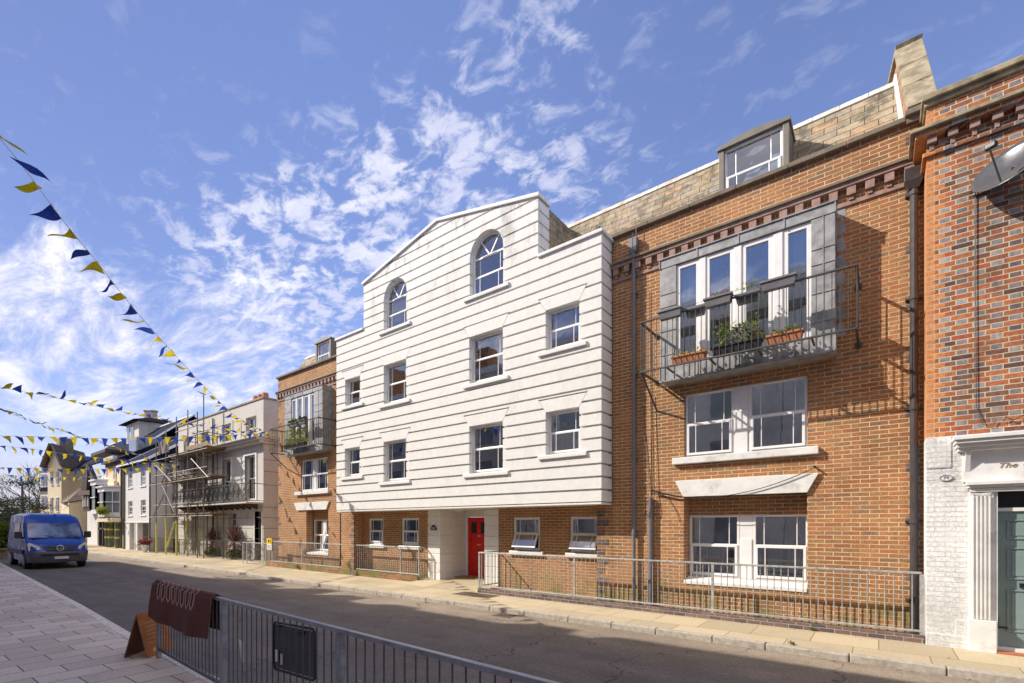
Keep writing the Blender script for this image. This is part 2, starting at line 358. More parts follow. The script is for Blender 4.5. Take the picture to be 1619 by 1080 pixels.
def glass(name, tint=(.96,1,.98), trans=.97, rough=.01, base=.22):
    m, g = mat(name); fr = g.n('ShaderNodeFresnel', {'IOR': 1.75}).outputs[0]
    pos = g.n('ShaderNodeNewGeometry').outputs['Position']
    bmp = g.n('ShaderNodeBump', {'Height': g.noise(pos, 1.7, 2), 'Strength': .10, 'Distance': .02}).outputs[0]
    gl = g.n('ShaderNodeBsdfGlossy', {'Color': (.95,.97,1,1), 'Roughness': rough, 'Normal': bmp})
    tr = g.n('ShaderNodeBsdfTransparent', {'Color': tuple(c*trans for c in tint)+(1,)})
    k = g.m('MULTIPLY_ADD', fr, 1.0, base, clamp=True)
    mx = g.n('ShaderNodeMixShader', {0: k, 1: tr.outputs[0], 2: gl.outputs[0]}); o = g.n('ShaderNodeOutputMaterial'); g.t.links.new(mx.outputs[0], o.inputs[0]); return m
GLS = glass('window_glass'); GLF = glass('old_window_glass', (.6,.62,.6), .5)
HAZG = glass('lamp_glass', (.9,.9,.9), .8)
def slabs(name, c, joint, bw, bh, rot=0, stain=(.2,.17,.12), off=.5, ms=.012, var=.12):
    m, g = mat(name); pos = g.n('ShaderNodeNewGeometry').outputs['Position']
    mp = g.n('ShaderNodeMapping', {'Vector': pos, 'Rotation': (0, 0, rot)}).outputs[0]
    bt = g.n('ShaderNodeTexBrick', {'Vector': mp, 'Color1': (0,0,0,1), 'Color2': (1,1,1,1), 'Mortar': (.5,.5,.5,1), 'Scale': 1.0, 'Mortar Size': ms/2, 'Mortar Smooth': .3, 'Bias': 0.0, 'Brick Width': bw, 'Row Height': bh}, offset=off, squash=1)
    f = g.m('MULTIPLY', g.rng(bt.outputs['Color'], 0, 1, 1-var, 1+var), g.rng(g.noise(pos, 30, 6, .7), .25, .75, .85, 1.15))
    col = g.mix(1.0, c, g.n('ShaderNodeCombineXYZ', {0: f, 1: f, 2: f}).outputs[0], 'MULTIPLY')
    col = g.mix(g.rng(g.noise(pos, 1.1, 7, .68), .5, .75, 0, .6), col, stain)
    col = g.mix(g.rng(g.noise(pos, 7, 5, .6), .66, .72, 0, .35), col, tuple(q*.6 for q in c))
    col = g.mix(bt.outputs['Fac'], col, joint)
    h = g.m('ADD', g.m('SUBTRACT', 1.0, bt.outputs['Fac']), g.m('MULTIPLY', g.noise(pos, 60, 4), .3))
    return fin(m, g, Base_Color=col, Roughness=.85, bump=h, bstr=.5, bdist=.008, Specular_IOR_Level=.3)
PAVF = slabs('sandstone_slabs', (.47,.39,.26), (.22,.17,.10), .86, .80, 0, (.34,.28,.19), 0.35, .014)
PAVN = slabs('grey_concrete_slabs', (.70,.60,.52), (.08,.065,.06), .66, .42, R(88), (.50,.42,.35), .5, .014)
KRB = plain('kerb_stone', (.40,.36,.30), .85, 0, .2, 14, .4, dirt=(.2,.17,.13), dsc=3)
KRN = plain('near_kerb_stone', (.80,.72,.64), .85, 0, .2, 14, .4, dirt=(.2,.17,.15), dsc=3)
def asphalt():
    m, g = mat('asphalt'); pos = g.n('ShaderNodeNewGeometry').outputs['Position']; sp = g.n('ShaderNodeSeparateXYZ', {0: pos})
    vo = g.n('ShaderNodeTexVoronoi', {'Vector': pos, 'Scale': 62.0}).outputs['Color']
    sx = g.n('ShaderNodeSeparateXYZ', {0: vo}).outputs[0]
    n = g.noise(pos, 1.2, 6, .65); n2 = g.noise(g.n('ShaderNodeMapping', {'Vector': pos, 'Scale': (.12, 1.2, 1)}).outputs[0], 1.3, 5, .6); n3 = g.noise(pos, 18, 4, .6)
    f = g.m('MULTIPLY', g.m('MULTIPLY', g.rng(sx, 0, 1, .80, 1.22), g.rng(n, .3, .7, .88, 1.12)), g.rng(n2, .3, .7, .88, 1.14))
    base = g.mix(g.rng(sp.outputs[1], 5.9, 7.9), (.165,.142,.130), (.25,.205,.155))       # lighter, sandier tone towards the far gutter
    col = g.mix(1.0, base, g.n('ShaderNodeCombineXYZ', {0: f, 1: f, 2: f}).outputs[0], 'MULTIPLY')
    col = g.mix(g.rng(g.noise(pos, 2.3, 3, .5), .70, .76, 0, .5), col, (.22,.20,.18))
    # light repair scratches and white flecks
    col = g.mix(g.rng(g.noise(g.n('ShaderNodeMapping', {'Vector': pos, 'Scale': (1, 3.5, 1), 'Rotation': (0, 0, .4)}).outputs[0], 2.6, 2, .4), .755, .79, 0, .5), col, (.42,.40,.36))
    cr = g.n('ShaderNodeTexVoronoi', {'Vector': g.n('ShaderNodeVectorMath', {0: pos, 1: g.n('ShaderNodeVectorMath', {0: g.n('ShaderNodeTexNoise', {'Scale': 2.0, 'Detail': 4.0, 'Vector': pos}).outputs['Color'], 'Scale': .9}, operation='SCALE').outputs[0]}, operation='ADD').outputs[0], 'Scale': .33}, feature='DISTANCE_TO_EDGE').outputs['Distance']
    col = g.mix(g.rng(cr, .006, .0, 0, .7), col, (.03,.028,.026))
    return fin(m, g, Base_Color=col, Roughness=.85, bump=g.m('ADD', sx, g.m('MULTIPLY', n3, .5)), bstr=.55, bdist=.006, Specular_IOR_Level=.3)
ASP = asphalt()
def tiles(name, cols, bw, bh, gap=(.06,.045,.03)):
    m, g = mat(name); pos = g.n('ShaderNodeNewGeometry').outputs['Position']; sp = g.n('ShaderNodeSeparateXYZ', {0: pos})
    uv = g.n('ShaderNodeCombineXYZ', {0: g.m('ADD', sp.outputs[0], g.m('MULTIPLY', sp.outputs[1], .0)), 1: sp.outputs[2], 2: 0.0}).outputs[0]
    bt = g.n('ShaderNodeTexBrick', {'Vector': uv, 'Color1': (0,0,0,1), 'Color2': (1,1,1,1), 'Mortar': (0,0,0,1), 'Scale': 1.0, 'Mortar Size': .006, 'Mortar Smooth': .1, 'Bias': 0.0, 'Brick Width': bw, 'Row Height': bh}, offset=.5, squash=1)
    col = g.ramp(bt.outputs['Color'], cols); n = g.noise(pos, 8, 6, .7)
    f = g.rng(n, .3, .7, .72, 1.22); col = g.mix(1.0, col, g.n('ShaderNodeCombineXYZ', {0: f, 1: f, 2: f}).outputs[0], 'MULTIPLY')
    col = g.mix(g.rng(g.noise(g.n('ShaderNodeMapping', {'Vector': pos, 'Scale': (1, 1, .7)}).outputs[0], 3.2, 7, .72), .48, .64, 0, .8), col, (.10,.09,.065))
    col = g.mix(bt.outputs['Fac'], col, gap)
    return fin(m, g, Base_Color=col, Roughness=.85, bump=g.m('ADD', g.m('SUBTRACT', 1.0, bt.outputs['Fac']), g.m('MULTIPLY', n, .4)), bstr=.6, bdist=.012)
TILE = tiles('sandstone_tiles', [(0, (.22,.18,.12)), (.3, (.40,.32,.21)), (.6, (.34,.28,.20)), (.8, (.46,.28,.14)), (1, (.28,.275,.26))], .42, .17, (.035,.025,.02))
TIRD = tiles('brown_roof_tiles', [(0, (.14,.09,.07)), (.5, (.20,.13,.10)), (1, (.16,.12,.11))], .3, .16)
RIDGE = plain('ridge_lichen', (.58,.56,.50), .85, 0, .2, 7, .2, dirt=(.50,.22,.06), dsc=1.6)

# ------------------------------------------------------------ ground
def sheet(name, pts, z, m, kind='structure'):
    mb = MB(); mb.closed = False; mb.add([(p[0], p[1], z) for p in pts], [tuple(range(len(pts)))])
    return tag(mb.build(name, m), kind=kind)
GRD = plain('earth_ground', (.14,.12,.09), .95, 0, .3, .6, .3)
sheet('ground', [(-900,-700), (300,-700), (300,900), (-900,900)], -.112, GRD)
def curve_y(xs):  # near kerb line
    pts = [(-34.3,3.33), (-21.7,2.94), (-14.6,2.70), (-10.0,2.50), (-6,2.38), (6,2.15)]
    for (a, b), (c, d) in zip(pts[:-1], pts[1:]):
        if a <= xs <= c: return b+(d-b)*(xs-a)/(c-a)
    return pts[0][1]+(xs-pts[0][0])*-.035 if xs < pts[0][0] else pts[-1][1]
FK = 8.20                       # far kerb line
def bend(x):                    # the street bends towards the viewer's side far down
    return -max(0, -x-60)**2*.004
nx = [-140, -110, -90, -75, -60, -48, -34.3, -28, -21.7, -14.6, -10, -6, 0, 6, 14]
sheet('road', [(x, curve_y(x)+bend(x)) for x in nx]+[(x, FK+bend(x)) for x in reversed(nx)], -.10, ASP)
mb = MB(); up = [(x, FK+.0+bend(x)) for x in nx]; 
mb.prismz([(x, FK+.14+bend(x)) for x in nx]+[(14, 16), (-60, 16), (-75, 15), (-140, -5)], -.11, 0)
tag(mb.build('far_pavement', PAVF), kind='structure')
mb = MB(); mb.prismz([(-140, -30), (-60, -4), (14, -4)]+[(x, curve_y(x)-.15+bend(x)) for x in reversed(nx)], -.11, 0)
tag(mb.build('near_pavement', PAVN), kind='structure')
def kerb(name, line, w0, w1, m, seg, label=None):
    mb = MB(); x = 10.0; rnd = random.Random(3)
    while x > -110:
        l = seg*rnd.uniform(.75, 1.2) * (1 if x > -50 else 4); x2 = x-l; h = rnd.uniform(-.004, .006); dy = rnd.uniform(-.006, .006)
        a, b = line(x), line(x2)
        n = 4 if x < -50 else 1
        g_ = .006
        P = [(x-g_, a+w0+dy), (x2+g_, b+w0+dy), (x2+g_, b+w1), (x-g_, a+w1)]
        mb.prismz([P[0], P[3], P[2], P[1]], -.115, .004+h)
        x = x2
    return tag(mb.build(name, m, bevel=.014), kind='structure')
kerb('far_kerb', lambda x: FK+bend(x), 0, .14, KRB, .92)
kerb('near_kerb', lambda x: curve_y(x)+bend(x), -.15, 0, KRN, .72)
# forecourt by the front door, rising to the step
mb = MB(); mb.prismx([(9.72, -.02), (9.72, .006), (10.7, .10), (11.9, .12), (11.9, -.02)], -11.7, -8.62)
tag(mb.build('forecourt_path', PAVF), kind='structure')
mb = MB(); mb.prismz([(-8.62, 9.83), (-8.62, 12), (.52, 12), (.52, 9.83)], -.05, .008)
mb.prismz([(-21.6, 10.4), (-21.6, 12), (-11.72, 12), (-11.72, 10.4)], -.05, .008)
tag(mb.build('planting_strip', plain('pale_gravel', (.42,.37,.29), .95, 0, .3, 40, .6)), kind='structure')
# dropped stone setts patch (manhole-like access cover)
mb = MB(); c = Vector((-8.35, 9.32, .009)); mb.box(c.x-.62, c.x+.62, c.y-.27, c.y+.27, -.01, .008)
for i in range(13):
    mb.box(c.x-.56+i*.088, c.x-.56+i*.088+.05, c.y-.22, c.y+.22, .008, .016)
tag(mb.build('access_cover', plain('rusty_cast_iron', (.20,.15,.11), .8, .3, .3, 20, .4), origin=c), 'rusty brown slotted access cover in the pavement by the railing', 'access cover')

# ------------------------------------------------------------ windows
def curtain(parent, x0, x1, z0, z1, y, mt=CURT, nm='curtain'):
    mb = MB(); mb.closed = False; n = max(6, int((x1-x0)/.03)); vs = []
    for i in range(n+1):
        x = x0+(x1-x0)*i/n; yy = y+.02*math.sin(i*1.25)+.008*math.sin(i*.51)
        vs += [(x, yy, z0), (x, yy, z1)]
    mb.add(vs, [(2*i, 2*i+2, 2*i+3, 2*i+1) for i in range(n)]); return mb.build(nm, mt, parent, smooth=True)
def window(parent, x0, x1, z0, z1, y, bars=2, mid=.52, sash=True, curt=None, open_=0, frame=UPVC, fw=.05, name='window', barsn=True, glz=None, blind=None):
    """casement/sash window facing -Y; frame is the part, panes and opening sash are its sub-parts"""
    glz = glz or GLS
    mb = MB(); zm = z0+(z1-z0)*mid
    for a, b, c, d in ((x0, x1, z1-fw, z1), (x0, x1, z0, z0+fw), (x0, x0+fw, z0+fw, z1-fw), (x1-fw, x1, z0+fw, z1-fw)):
        mb.box(a, b, y, y+.07, c, d)
    mb.box(x0+fw, x1-fw, y+.004, y+.066, zm-.022, zm+.022)
    ix0, ix1 = x0+fw, x1-fw
    # vent strip on the head
    mb.box((x0+x1)/2-(x1-x0)*.22, (x0+x1)/2+(x1-x0)*.22, y-.012, y+.002, z1-.032, z1-.014)
    def bars_(mb2, a, b, c, d, yy):
        wv = b-a
        if barsn:
            for k in ((.17, .83) if bars == 2 else [(i+1)/(bars+1) for i in range(bars)]):
                mb2.box(a+wv*k-.009, a+wv*k+.009, yy-.004, yy+.012, c, d)
    bars_(mb, ix0, ix1, zm+.022, z1-fw, y+.03)
    wn = mb.build(name, frame, parent, bevel=.006)
    pm = MB(); pm.box(ix0, ix1, y+.034, y+.038, zm+.022, z1-fw); pm.build('pane', glz, wn)
    sw = .05
    sm = MB(); a, b, c, d = ix0-.012, ix1+.012, z0+fw-.012, zm+.006
    ys = y-.022
    for q in ((a, b, d-sw, d), (a, b, c, c+sw), (a, a+sw, c+sw, d-sw), (b-sw, b, c+sw, d-sw)):
        sm.box(q[0], q[1], ys, y-.001, q[2], q[3])
    bars_(sm, a+sw, b-sw, c+sw, d-sw, ys+.004)
    gm = MB(); gm.box(a+sw, b-sw, ys+.010, ys+.014, c+sw, d-sw)
    if open_:
        for m_ in (sm, gm):
            ca, sa = math.cos(open_), math.sin(open_); nv = []
            for (vx, vy, vz) in m_.v:
                ry, rz = vy-ys, vz-d
                nv.append((vx, ys+ry*ca+rz*sa, d+rz*ca-ry*sa))
            m_.v = nv
    sm.build('sash', frame, wn, bevel=.006); gm.build('pane', glz, wn)
    if blind:
        bl_ = MB(); bl_.box(ix0, ix1, y+.13, y+.135, z0, z1); bl_.build('blind', blind, wn)
    if curt:
        for (u0, u1) in curt:
            curtain(wn, ix0+(ix1-ix0)*u0, ix0+(ix1-ix0)*u1, z0, z1, y+.17)
    return wn
def sill(parent, x0, x1, z0, z1, y0, y1, m=None, name='sill'):
    mb = MB(); mb.prismx([(y0, z0), (y1, z0), (y1, z1), (y0+.012, z1-.012), (y0, z1-.03)], x0, x1)
    return mb.build(name, m or WHT, parent, bevel=.006)

# ------------------------------------------------------------ apartment block: two brick wings and a white rendered centre
APT = empty('apartment_building', (-10, 10.3, 0), 'long brick apartment block with white boarded centre, red door and roof dormers', 'building')
YB = 10.26; YF = 9.71; YL = 10.8
WX0, WX1 = -15.33, -4.925
wins = [  # x0,x1,z0,z1,arched
 (-12.66,-11.54,8.07,9.60,1), (-8.91,-7.74,8.08,9.70,1),
 (-14.80,-13.93,5.96,6.89,0), (-12.66,-11.56,5.70,6.96,0), (-8.93,-7.75,5.69,6.98,0), (-6.42,-5.49,6.04,7.03,0),
 (-14.82,-13.95,3.50,4.49,0), (-12.67,-11.56,3.21,4.50,0), (-8.93,-7.75,3.23,4.53,0), (-6.42,-5.49,3.52,4.56,0)]
def arch_poly(x0, x1, z0, z1, n=16):
    r = (x1-x0)/2; cx = (x0+x1)/2; zs = z1-r
    return [(x0, z0), (x1, z0)]+[(cx+r*math.cos(math.pi*i/n), zs+r*math.sin(math.pi*i/n)) for i in range(n+1)]
FL, LH = .20, .31
cut = MB(); cut2 = MB()
for x0, x1, z0, z1, ar in wins:
    if ar:
        cut.prism(arch_poly(x0, x1, z0, z1), YF-.3, YF+.9); cut2.prism(arch_poly(x0+.004, x1-.004, z0+.004, z1-.004), YF-.3, YF+.9)
    else:
        q = .022
        cut.prism([(x0, z0), (x1, z0), (x1, z1), (x1+FL+q, z1+LH+q), (x0-FL-q, z1+LH+q), (x0, z1)], YF-.3, YF+.9)
        cut2.prism([(x0+.004, z0+.004), (x1-.004, z0+.004), (x1-.004, z1-.004), (x0+.004, z1-.004)], YF-.3, YF+.9)
# courses: each course is a band standing proud of the backing, front and the right-hand return
GX0, GX1, GE, GA = -13.73, -6.64, 9.90, 10.64
GC = (GX0+GX1)/2; SH = 8.38
ZB = 2.36; PITCH = .29
def outline(inset=0.0):
    return [(WX0+inset, ZB-.02), (WX1-inset, ZB-.02), (WX1-inset, SH), (GX1-inset, SH), (GX1-inset, GE), (GC, GA), (GX0+inset, GE), (GX0+inset, SH), (WX0+inset, SH)]
def clip(poly, z0, z1):
    def cl(p, f):
        o = []
        for i in range(len(p)):
            a, b = p[i], p[(i+1) % len(p)]; fa, fb = f(a), f(b)
            if fa >= 0: o.append(a)
            if (fa >= 0) != (fb >= 0):
                t = fa/(fa-fb); o.append((a[0]+(b[0]-a[0])*t, a[1]+(b[1]-a[1])*t))
        return o
    return cl(cl(poly, lambda p: p[1]-z0), lambda p: z1-p[1])
st = MB()
full = [[(WX0, 0), (WX1, 0), (WX1, SH-.0), (WX0, SH)], [(GX0, SH), (GX1, SH), (GX1, GE), (GC, GA), (GX0, GE)]]
k = 0; rt = MB()
while True:
    a = ZB+k*PITCH; b = a+PITCH-.047
    if a > GA: break
    if b <= SH or a < SH:
        if b > SH:   # course crossing the shoulder line
            p1 = clip(full[0], a, SH)
            st.prism(p1, YF, YF+.100)
            p2 = clip(full[1], SH+.0005, b)
            if len(p2) > 2: st.prism(p2, YF+.0005, YF+.100)
        else:
            st.prism(clip(full[0], a, b), YF, YF+.100)
    else:
        p = clip(full[1], a, b)
        if len(p) > 2: st.prism(p, YF, YF+.100)
    if a < SH: rt.box(WX1-.080, WX1, YF+.1005, YB-.003, a, min(b, SH))
    if b > SH and a < GE-.05: rt.box(GX1-.080, GX1, YF+.1005, YF+.50, max(a, SH+.09), min(b, GE-.03))
    k += 1
rt.build('return_courses', WHT, APT)
# bevel the strip edges a little by leaving them sharp but thin: boolean first
so_ = st.build('rendered_courses', WHT, APT)
cm = cut.build('cutter', WHT, APT)
cm2 = cut2.build('cutter2', WHT, APT)
boolean(so_, cm)
bk = MB(); bk.prism(outline(.075), YF+.096, YF+.50)
bo_ = bk.build('rendered_wall', WHT, APT)
boolean(bo_, cm2)
bpy.data.objects.remove(cm); bpy.data.objects.remove(cm2)
for o_ in (so_,):
    b = o_.modifiers.new('bevel', 'BEVEL'); b.width = .010; b.segments = 1; b.limit_method = 'ANGLE'; b.angle_limit = R(50)
# bottom lip, soffit, shoulder and gable copings
mb = MB(); mb.box(WX0+.01, WX1-.01, YF+.012, YF+.09, 2.295, 2.338); mb.box(WX1-.10, WX1-.01, YF+.09, YB-.002, 2.295, 2.338)
mb.build('bottom_lip', WHT, APT, bevel=.005)
mb = MB(); mb.box(WX0+.05, WX1-.06, YF+.092, 11.9, 2.30, 2.342); mb.build('soffit', plain('soffit_paint', (.62,.58,.52), .7), APT)
mb = MB(); 
mb.box(GX1+.002, WX1+.045, YF-.05, YF+.50, SH, SH+.075); mb.box(WX0-.04, GX0-.002, YF-.05, YF+.50, SH, SH+.075)
mb.box(WX1-.45, WX1+.045, YF+.502, YB+.10, SH, SH+.075)
for sx, a, b in ((1, GX1, GC), (-1, GX0, GC)):
    p = [(a+sx*.05, GE-.02), (a+sx*.05, GE+.075), (b, GA+.085), (b, GA-.0)]
    if sx < 0: p = p[::-1]
    mb.prism(p, YF-.05, YF+.50)
mb.build('coping', plain('white_coping', (.74,.73,.71), .7, 0, .06, 3, .1, dirt=(.42,.40,.36), dsc=2.5), APT, bevel=.008)
# return of the gable and its side
mb = MB(); mb.box(GX1-.35, GX1-.002, YF+.505, 11.4, SH-.3, GE-.05); mb.box(GX0+.002, GX0+.35, YF+.505, 11.4, SH-.3, GE-.05)
mb.build('gable_return', TILE, APT)
mb = MB(); mb.prism([(GX0+.4, GE-.3), (GX1-.4, GE-.3), (GX1-.3, GE-.02), (GC, GA-.05), (GX0+.3, GE-.02)], YF+.51, 12.5); mb.build('gable_roof', TILE, APT)
for i, (x0, x1, z0, z1, ar) in enumerate(wins):
    yw = YF+.15
    if not ar:
        wn = window(APT, x0+.004, x1-.004, z0+.012, z1-.004, yw, curt=[(0, .22), (.8, 1)] if i not in (2, 4) else [(0, .15)], blind={6: BLND, 7: BLND, 8: BLND, 9: BLND, 3: BLN2, 5: BLN2}.get(i))
        lp = MB(); lp.prism([(x0+.004, z1), (x1-.004, z1), (x1+FL-.01, z1+LH-.012), (x0-FL+.01, z1+LH-.012)], YF-.003, YF+.094)
        lp.build('lintel', WHT, wn, bevel=.006)
    else:
        r = (x1-x0)/2; zs = z1-r; cx = (x0+x1)/2
        wn = window(APT, x0+.004, x1-.004, z0+.012, zs+.03, yw, curt=[(.05, .5)] if i else [(.1, .9)], mid=.5)
        fm = MB(); n = 20
        for a in range(n):
            t0, t1 = math.pi*a/n, math.pi*(a+1)/n; ro, ri = r-.004, r-.055; q = zs
            P = [(cx+ri*math.cos(t0), q+ri*math.sin(t0)), (cx+ro*math.cos(t0), q+ro*math.sin(t0)), (cx+ro*math.cos(t1), q+ro*math.sin(t1)), (cx+ri*math.cos(t1), q+ri*math.sin(t1))]
            P = [(px, max(pz, zs+.031)) for px, pz in P]
            fm.prism(P, yw, yw+.06)
        for sgn in (-1, 1):
            fm.bar((cx+sgn*.02, yw+.03, zs+.03), (cx+sgn*r*.56, yw+.03, zs+r*.80), .03, .035)
        fm.build('fanlight_frame', UPVC, wn)
        gm = MB(); gm.prism([(cx+(r-.05)*math.cos(math.pi*a/16), zs+.03+(r-.07)*math.sin(math.pi*a/16)) for a in range(17)], yw+.034, yw+.038)
        gm.build('pane', GLS, wn)
    sill(wn, x0-.20, x1+.20, z0-.10, z0+.006, YF-.055, yw+.01)
# dark interiors behind the white front
mb = MB(); mb.box(WX0+.1, WX1-.1, YF+1.35, YF+1.42, 2.4, 8.3); mb.box(GX0+.2, GX1-.2, YF+1.35, YF+1.42, 8.31, 9.9)
for zf in (2.44, 5.15, 7.6): mb.box(WX0+.1, WX1-.1, YF+.52, YF+1.34, zf-.05, zf)
for xd in (-13.3, -10.2, -7.1): mb.box(xd, xd+.1, YF+.52, YF+1.34, 2.45, 8.2)
mb.build('room_walls', INNER, APT)

# --- ground floor under the box
YG = 10.65
gw = [(-14.75,-13.91,1.14,2.07), (-12.92,-12.04,1.14,2.07), (-8.13,-7.22,1.12,2.05), (-6.30,-5.42,1.12,2.05)]
mb = MB(); holes_wall(mb, -15.10, -11.58, -.05, 2.299, YG, YG+.25, gw); holes_wall(mb, -8.66, -5.25, -.05, 2.299, YG, YG+.25, gw)
mb.build('ground_floor_wall', BR, APT)
mb = MB(); mb.box(-5.32, -4.94, YB+.004, YG+.2, -.05, 2.299)        # pier below the right end
mb.box(-15.9, -15.10, YB+.004, YL, -.05, 2.299)
mb.build('pier', BR, APT)
mb = MB()
for zq in [i*.225+.0 for i in range(10)]:
    w_ = .20 if int(zq/.225) % 2 else .31
    mb.box(-5.325, -5.325+w_, YB-.002, YB+.05, zq, zq+.145)
    mb.box(-15.10-w_+.05, -15.098, YB-.001, YB+.05, zq, zq+.145)
mb.build('blue_brick_quoins', BRB, APT)
for i, (x0, x1, z0, z1) in enumerate(gw):
    wn = window(APT, x0+.004, x1-.004, z0+.01, z1-.004, YG+.03, bars=2, mid=.52, open_=(R(24) if i >= 2 else 0), curt=[(0, .3)] if i in (2, 3) else None, fw=.07)
    sill(wn, x0-.10, x1+.12, z0-.13, z0+.004, YG-.07, YG+.04, PVC2)
# entrance block with chamfered horizontal courses, red door
mb = MB(); YE = 10.62
mb.box(-11.58+.014, -11.02-.014, YE+.014, 11.84, .02, 2.299); mb.box(-9.17+.014, -8.64-.014, YE+.014, 11.84, .02, 2.299)
mb.box(-11.03, -9.16, 11.78, 11.9, 2.09, 2.299)
mb.build('entrance_core', WHT, APT)
mb = MB(); z = .02; 
while z < 2.2:
    zt = min(z+.30, 2.298)
    mb.box(-11.585, -11.02, YE, 11.80, z, zt-.022); mb.box(-9.17, -8.645, YE, 11.80, z, zt-.022); z += .30
mb.build('entrance_courses', WHT, APT, bevel=.008)
dr = MB(); dr.box(-10.90, -9.94, 11.80, 11.85, .14, 2.08); dw = None
door = dr.build('front_door', RED, APT, bevel=.004)
mb = MB(); mb.box(-10.98, -10.902, 11.76, 11.86, .12, 2.088); mb.box(-9.938, -9.86, 11.76, 11.86, .12, 2.088); mb.box(-11.0, -9.17, 11.77, 11.9, .10, .138)
mb.box(-9.86, -9.17, 11.79, 11.9, .14, 2.088); mb.build('door_frame', UPVC, APT, bevel=.004)
mb = MB(); mb.box(-10.76, -10.50, 11.793, 11.799, 1.55, 1.93); mb.box(-10.34, -10.08, 11.793, 11.799, 1.55, 1.93); mb.build('pane', BLACK, door)
mb = MB()
for (a, b, c_, d) in ((-10.77, -10.49, 1.53, 1.95), (-10.35, -10.07, 1.53, 1.95), (-10.77, -10.07, .30, .80), (-10.77, -10.07, .90, 1.42)):
    for q in ((a, b, c_, c_+.02), (a, b, d-.02, d), (a, a+.02, c_+.02, d-.02), (b-.02, b, c_+.02, d-.02)): mb.box(q[0], q[1], 11.790, 11.8, q[2], q[3])
mb.build('moulding', RED, door)
mb = MB(); mb.tube([(-10.05, 11.76, 1.08), (-10.05, 11.80, 1.08)], .025, 8); mb.box(-10.5, -10.3, 11.785, 11.80, 1.16, 1.20); mb.build('handle', BRASS, door)
mb = MB(); mb.box(-10.45, -10.33, 11.78, 11.80, 1.44, 1.50); mb.build('knocker', BRASS, door)
mb = MB(); mb.box(-11.10, -11.03, YE+.4, YE+.44, 1.35, 1.55) if False else mb.box(-9.86, -9.80, 11.775, 11.789, 1.30, 1.50); mb.build('entry_panel', GALV, APT)
mb = MB(); mb.prism([(-11.44,1.66), (-11.16,1.66), (-11.16,1.74), (-11.22,1.78), (-11.26,1.82), (-11.30,1.83), (-11.34,1.82), (-11.38,1.78), (-11.44,1.74)], YE-.022, YE-.001)
mb.build('house_plaque', BLACK, APT)
mb = MB()
for i in range(3): mb.box(-11.40, -11.20, YE-.026, YE-.023, 1.685+i*.03, 1.695+i*.03)
mb.build('plaque_border', PVC2, APT)
mb = MB(); mb.tube([(-10.75, 11.2, 2.30), (-10.75, 11.2, 2.25)], .13, 14); mb.build('porch_light', LAMPM, APT)
mb = MB(); mb.box(-11.02, -9.2, 11.25, 11.75, .10, .14); mb.build('door_mat', plain('mat_brown', (.30,.20,.10), .95), APT)

# --- brick wings
CZ = 8.48; DZ = 7.80
upR = (-3.27, -1.03, 3.25, 4.59); dnR = (-3.28, -1.04, .59, 2.42)
bayR = (-3.3, -.9, 5.05, 7.2)
mb = MB(); holes_wall(mb, WX1-.0, .585, -.05, CZ-.02, YB, YB+.30, [upR, dnR, bayR])
mb.box(WX1-.1, WX1, YF+.52, YB+.30, 2.31, CZ-.1)
mb.build('brick_wall', BR, APT)
LX0, LX1 = -21.70, -15.345
upL = (-19.72, -17.65, 3.24, 4.61); dnL = (-19.12, -17.65, .56, 2.52); bayL = (-19.6, -17.7, 5.1, 7.1)
mb = MB(); holes_wall(mb, LX0, -15.9, -.05, CZ-.02, YL, YL+.30, [(-19.30, -17.63, .56, 2.52), upL, bayL]); mb.box(-15.9, LX1, YL, YL+.30, 2.30, CZ-.02)
mb.box(LX0, LX0+.3, YL+.3, 20, -.05, CZ-.02)
mb.build('brick_wall', BR, APT)
# quoins of blue brick at the far left corner, and right edge
mb = MB(); 
for i in range(37):
    w_ = .12 if i % 2 else .24
    if i % 4 < 2: mb.box(LX0-.003, LX0+w_, YL-.004, YL+.1, i*.225-.0+.01, i*.225+.15)
    if i % 4 < 2: mb.box(.52-w_*.7, .523, YB-.004, YB+.1, i*.225+.01, i*.225+.15)
mb.build('blue_brick_quoins', BRB, APT)
def cornice(x0, x1, Y):
    m1 = MB(); m1.box(x0, x1, Y-.10, Y, DZ-.075, DZ+.0); m1.box(x0, x1, Y-.03, Y, DZ-.375, DZ-.30)
    m1.build('string_course', PURP, APT, bevel=.004)
    m1 = MB(); m1.box(x0, x1, Y-.14, Y, DZ+.001, DZ+.045); m1.build('string_course_cap', DCOP, APT, bevel=.006)
    m2 = MB(); x = x0+.05
    while x < x1-.1:
        m2.box(x, x+.13, Y-.085, Y, DZ-.225, DZ-.076); m2.box(x+.03, x+.10, Y-.05, Y, DZ-.30, DZ-.226); x += .26
    m2.build('dentil', PURP, APT)
    m3 = MB(); x = x0-.02
    while x < x1:
        x2 = min(x+.9, x1+.0); m3.box(x+.004, x2-.002, Y-.09, Y+.32, CZ-.02, CZ+.065); x += .9
    m3.build('parapet_coping', DCOP, APT, bevel=.01)
cornice(WX1+.01, .52, YB); cornice(LX0-.05, LX1, YL)
# plinth of blue bricks (under the railings)
mb = MB(); mb.box(-8.62, .56, 9.70, 9.84, -.02, .115); mb.build('railing_kerb', BRB, APT, bevel=.005)
mb = MB(); mb.box(-21.7, -11.68, 10.26, 10.40, -.02, .20); mb.build('railing_kerb', brick('kerb_brick', [(0,(.22,.10,.06)),(1,(.40,.20,.10))], (.45,.4,.25), green=1.0), APT, bevel=.005)
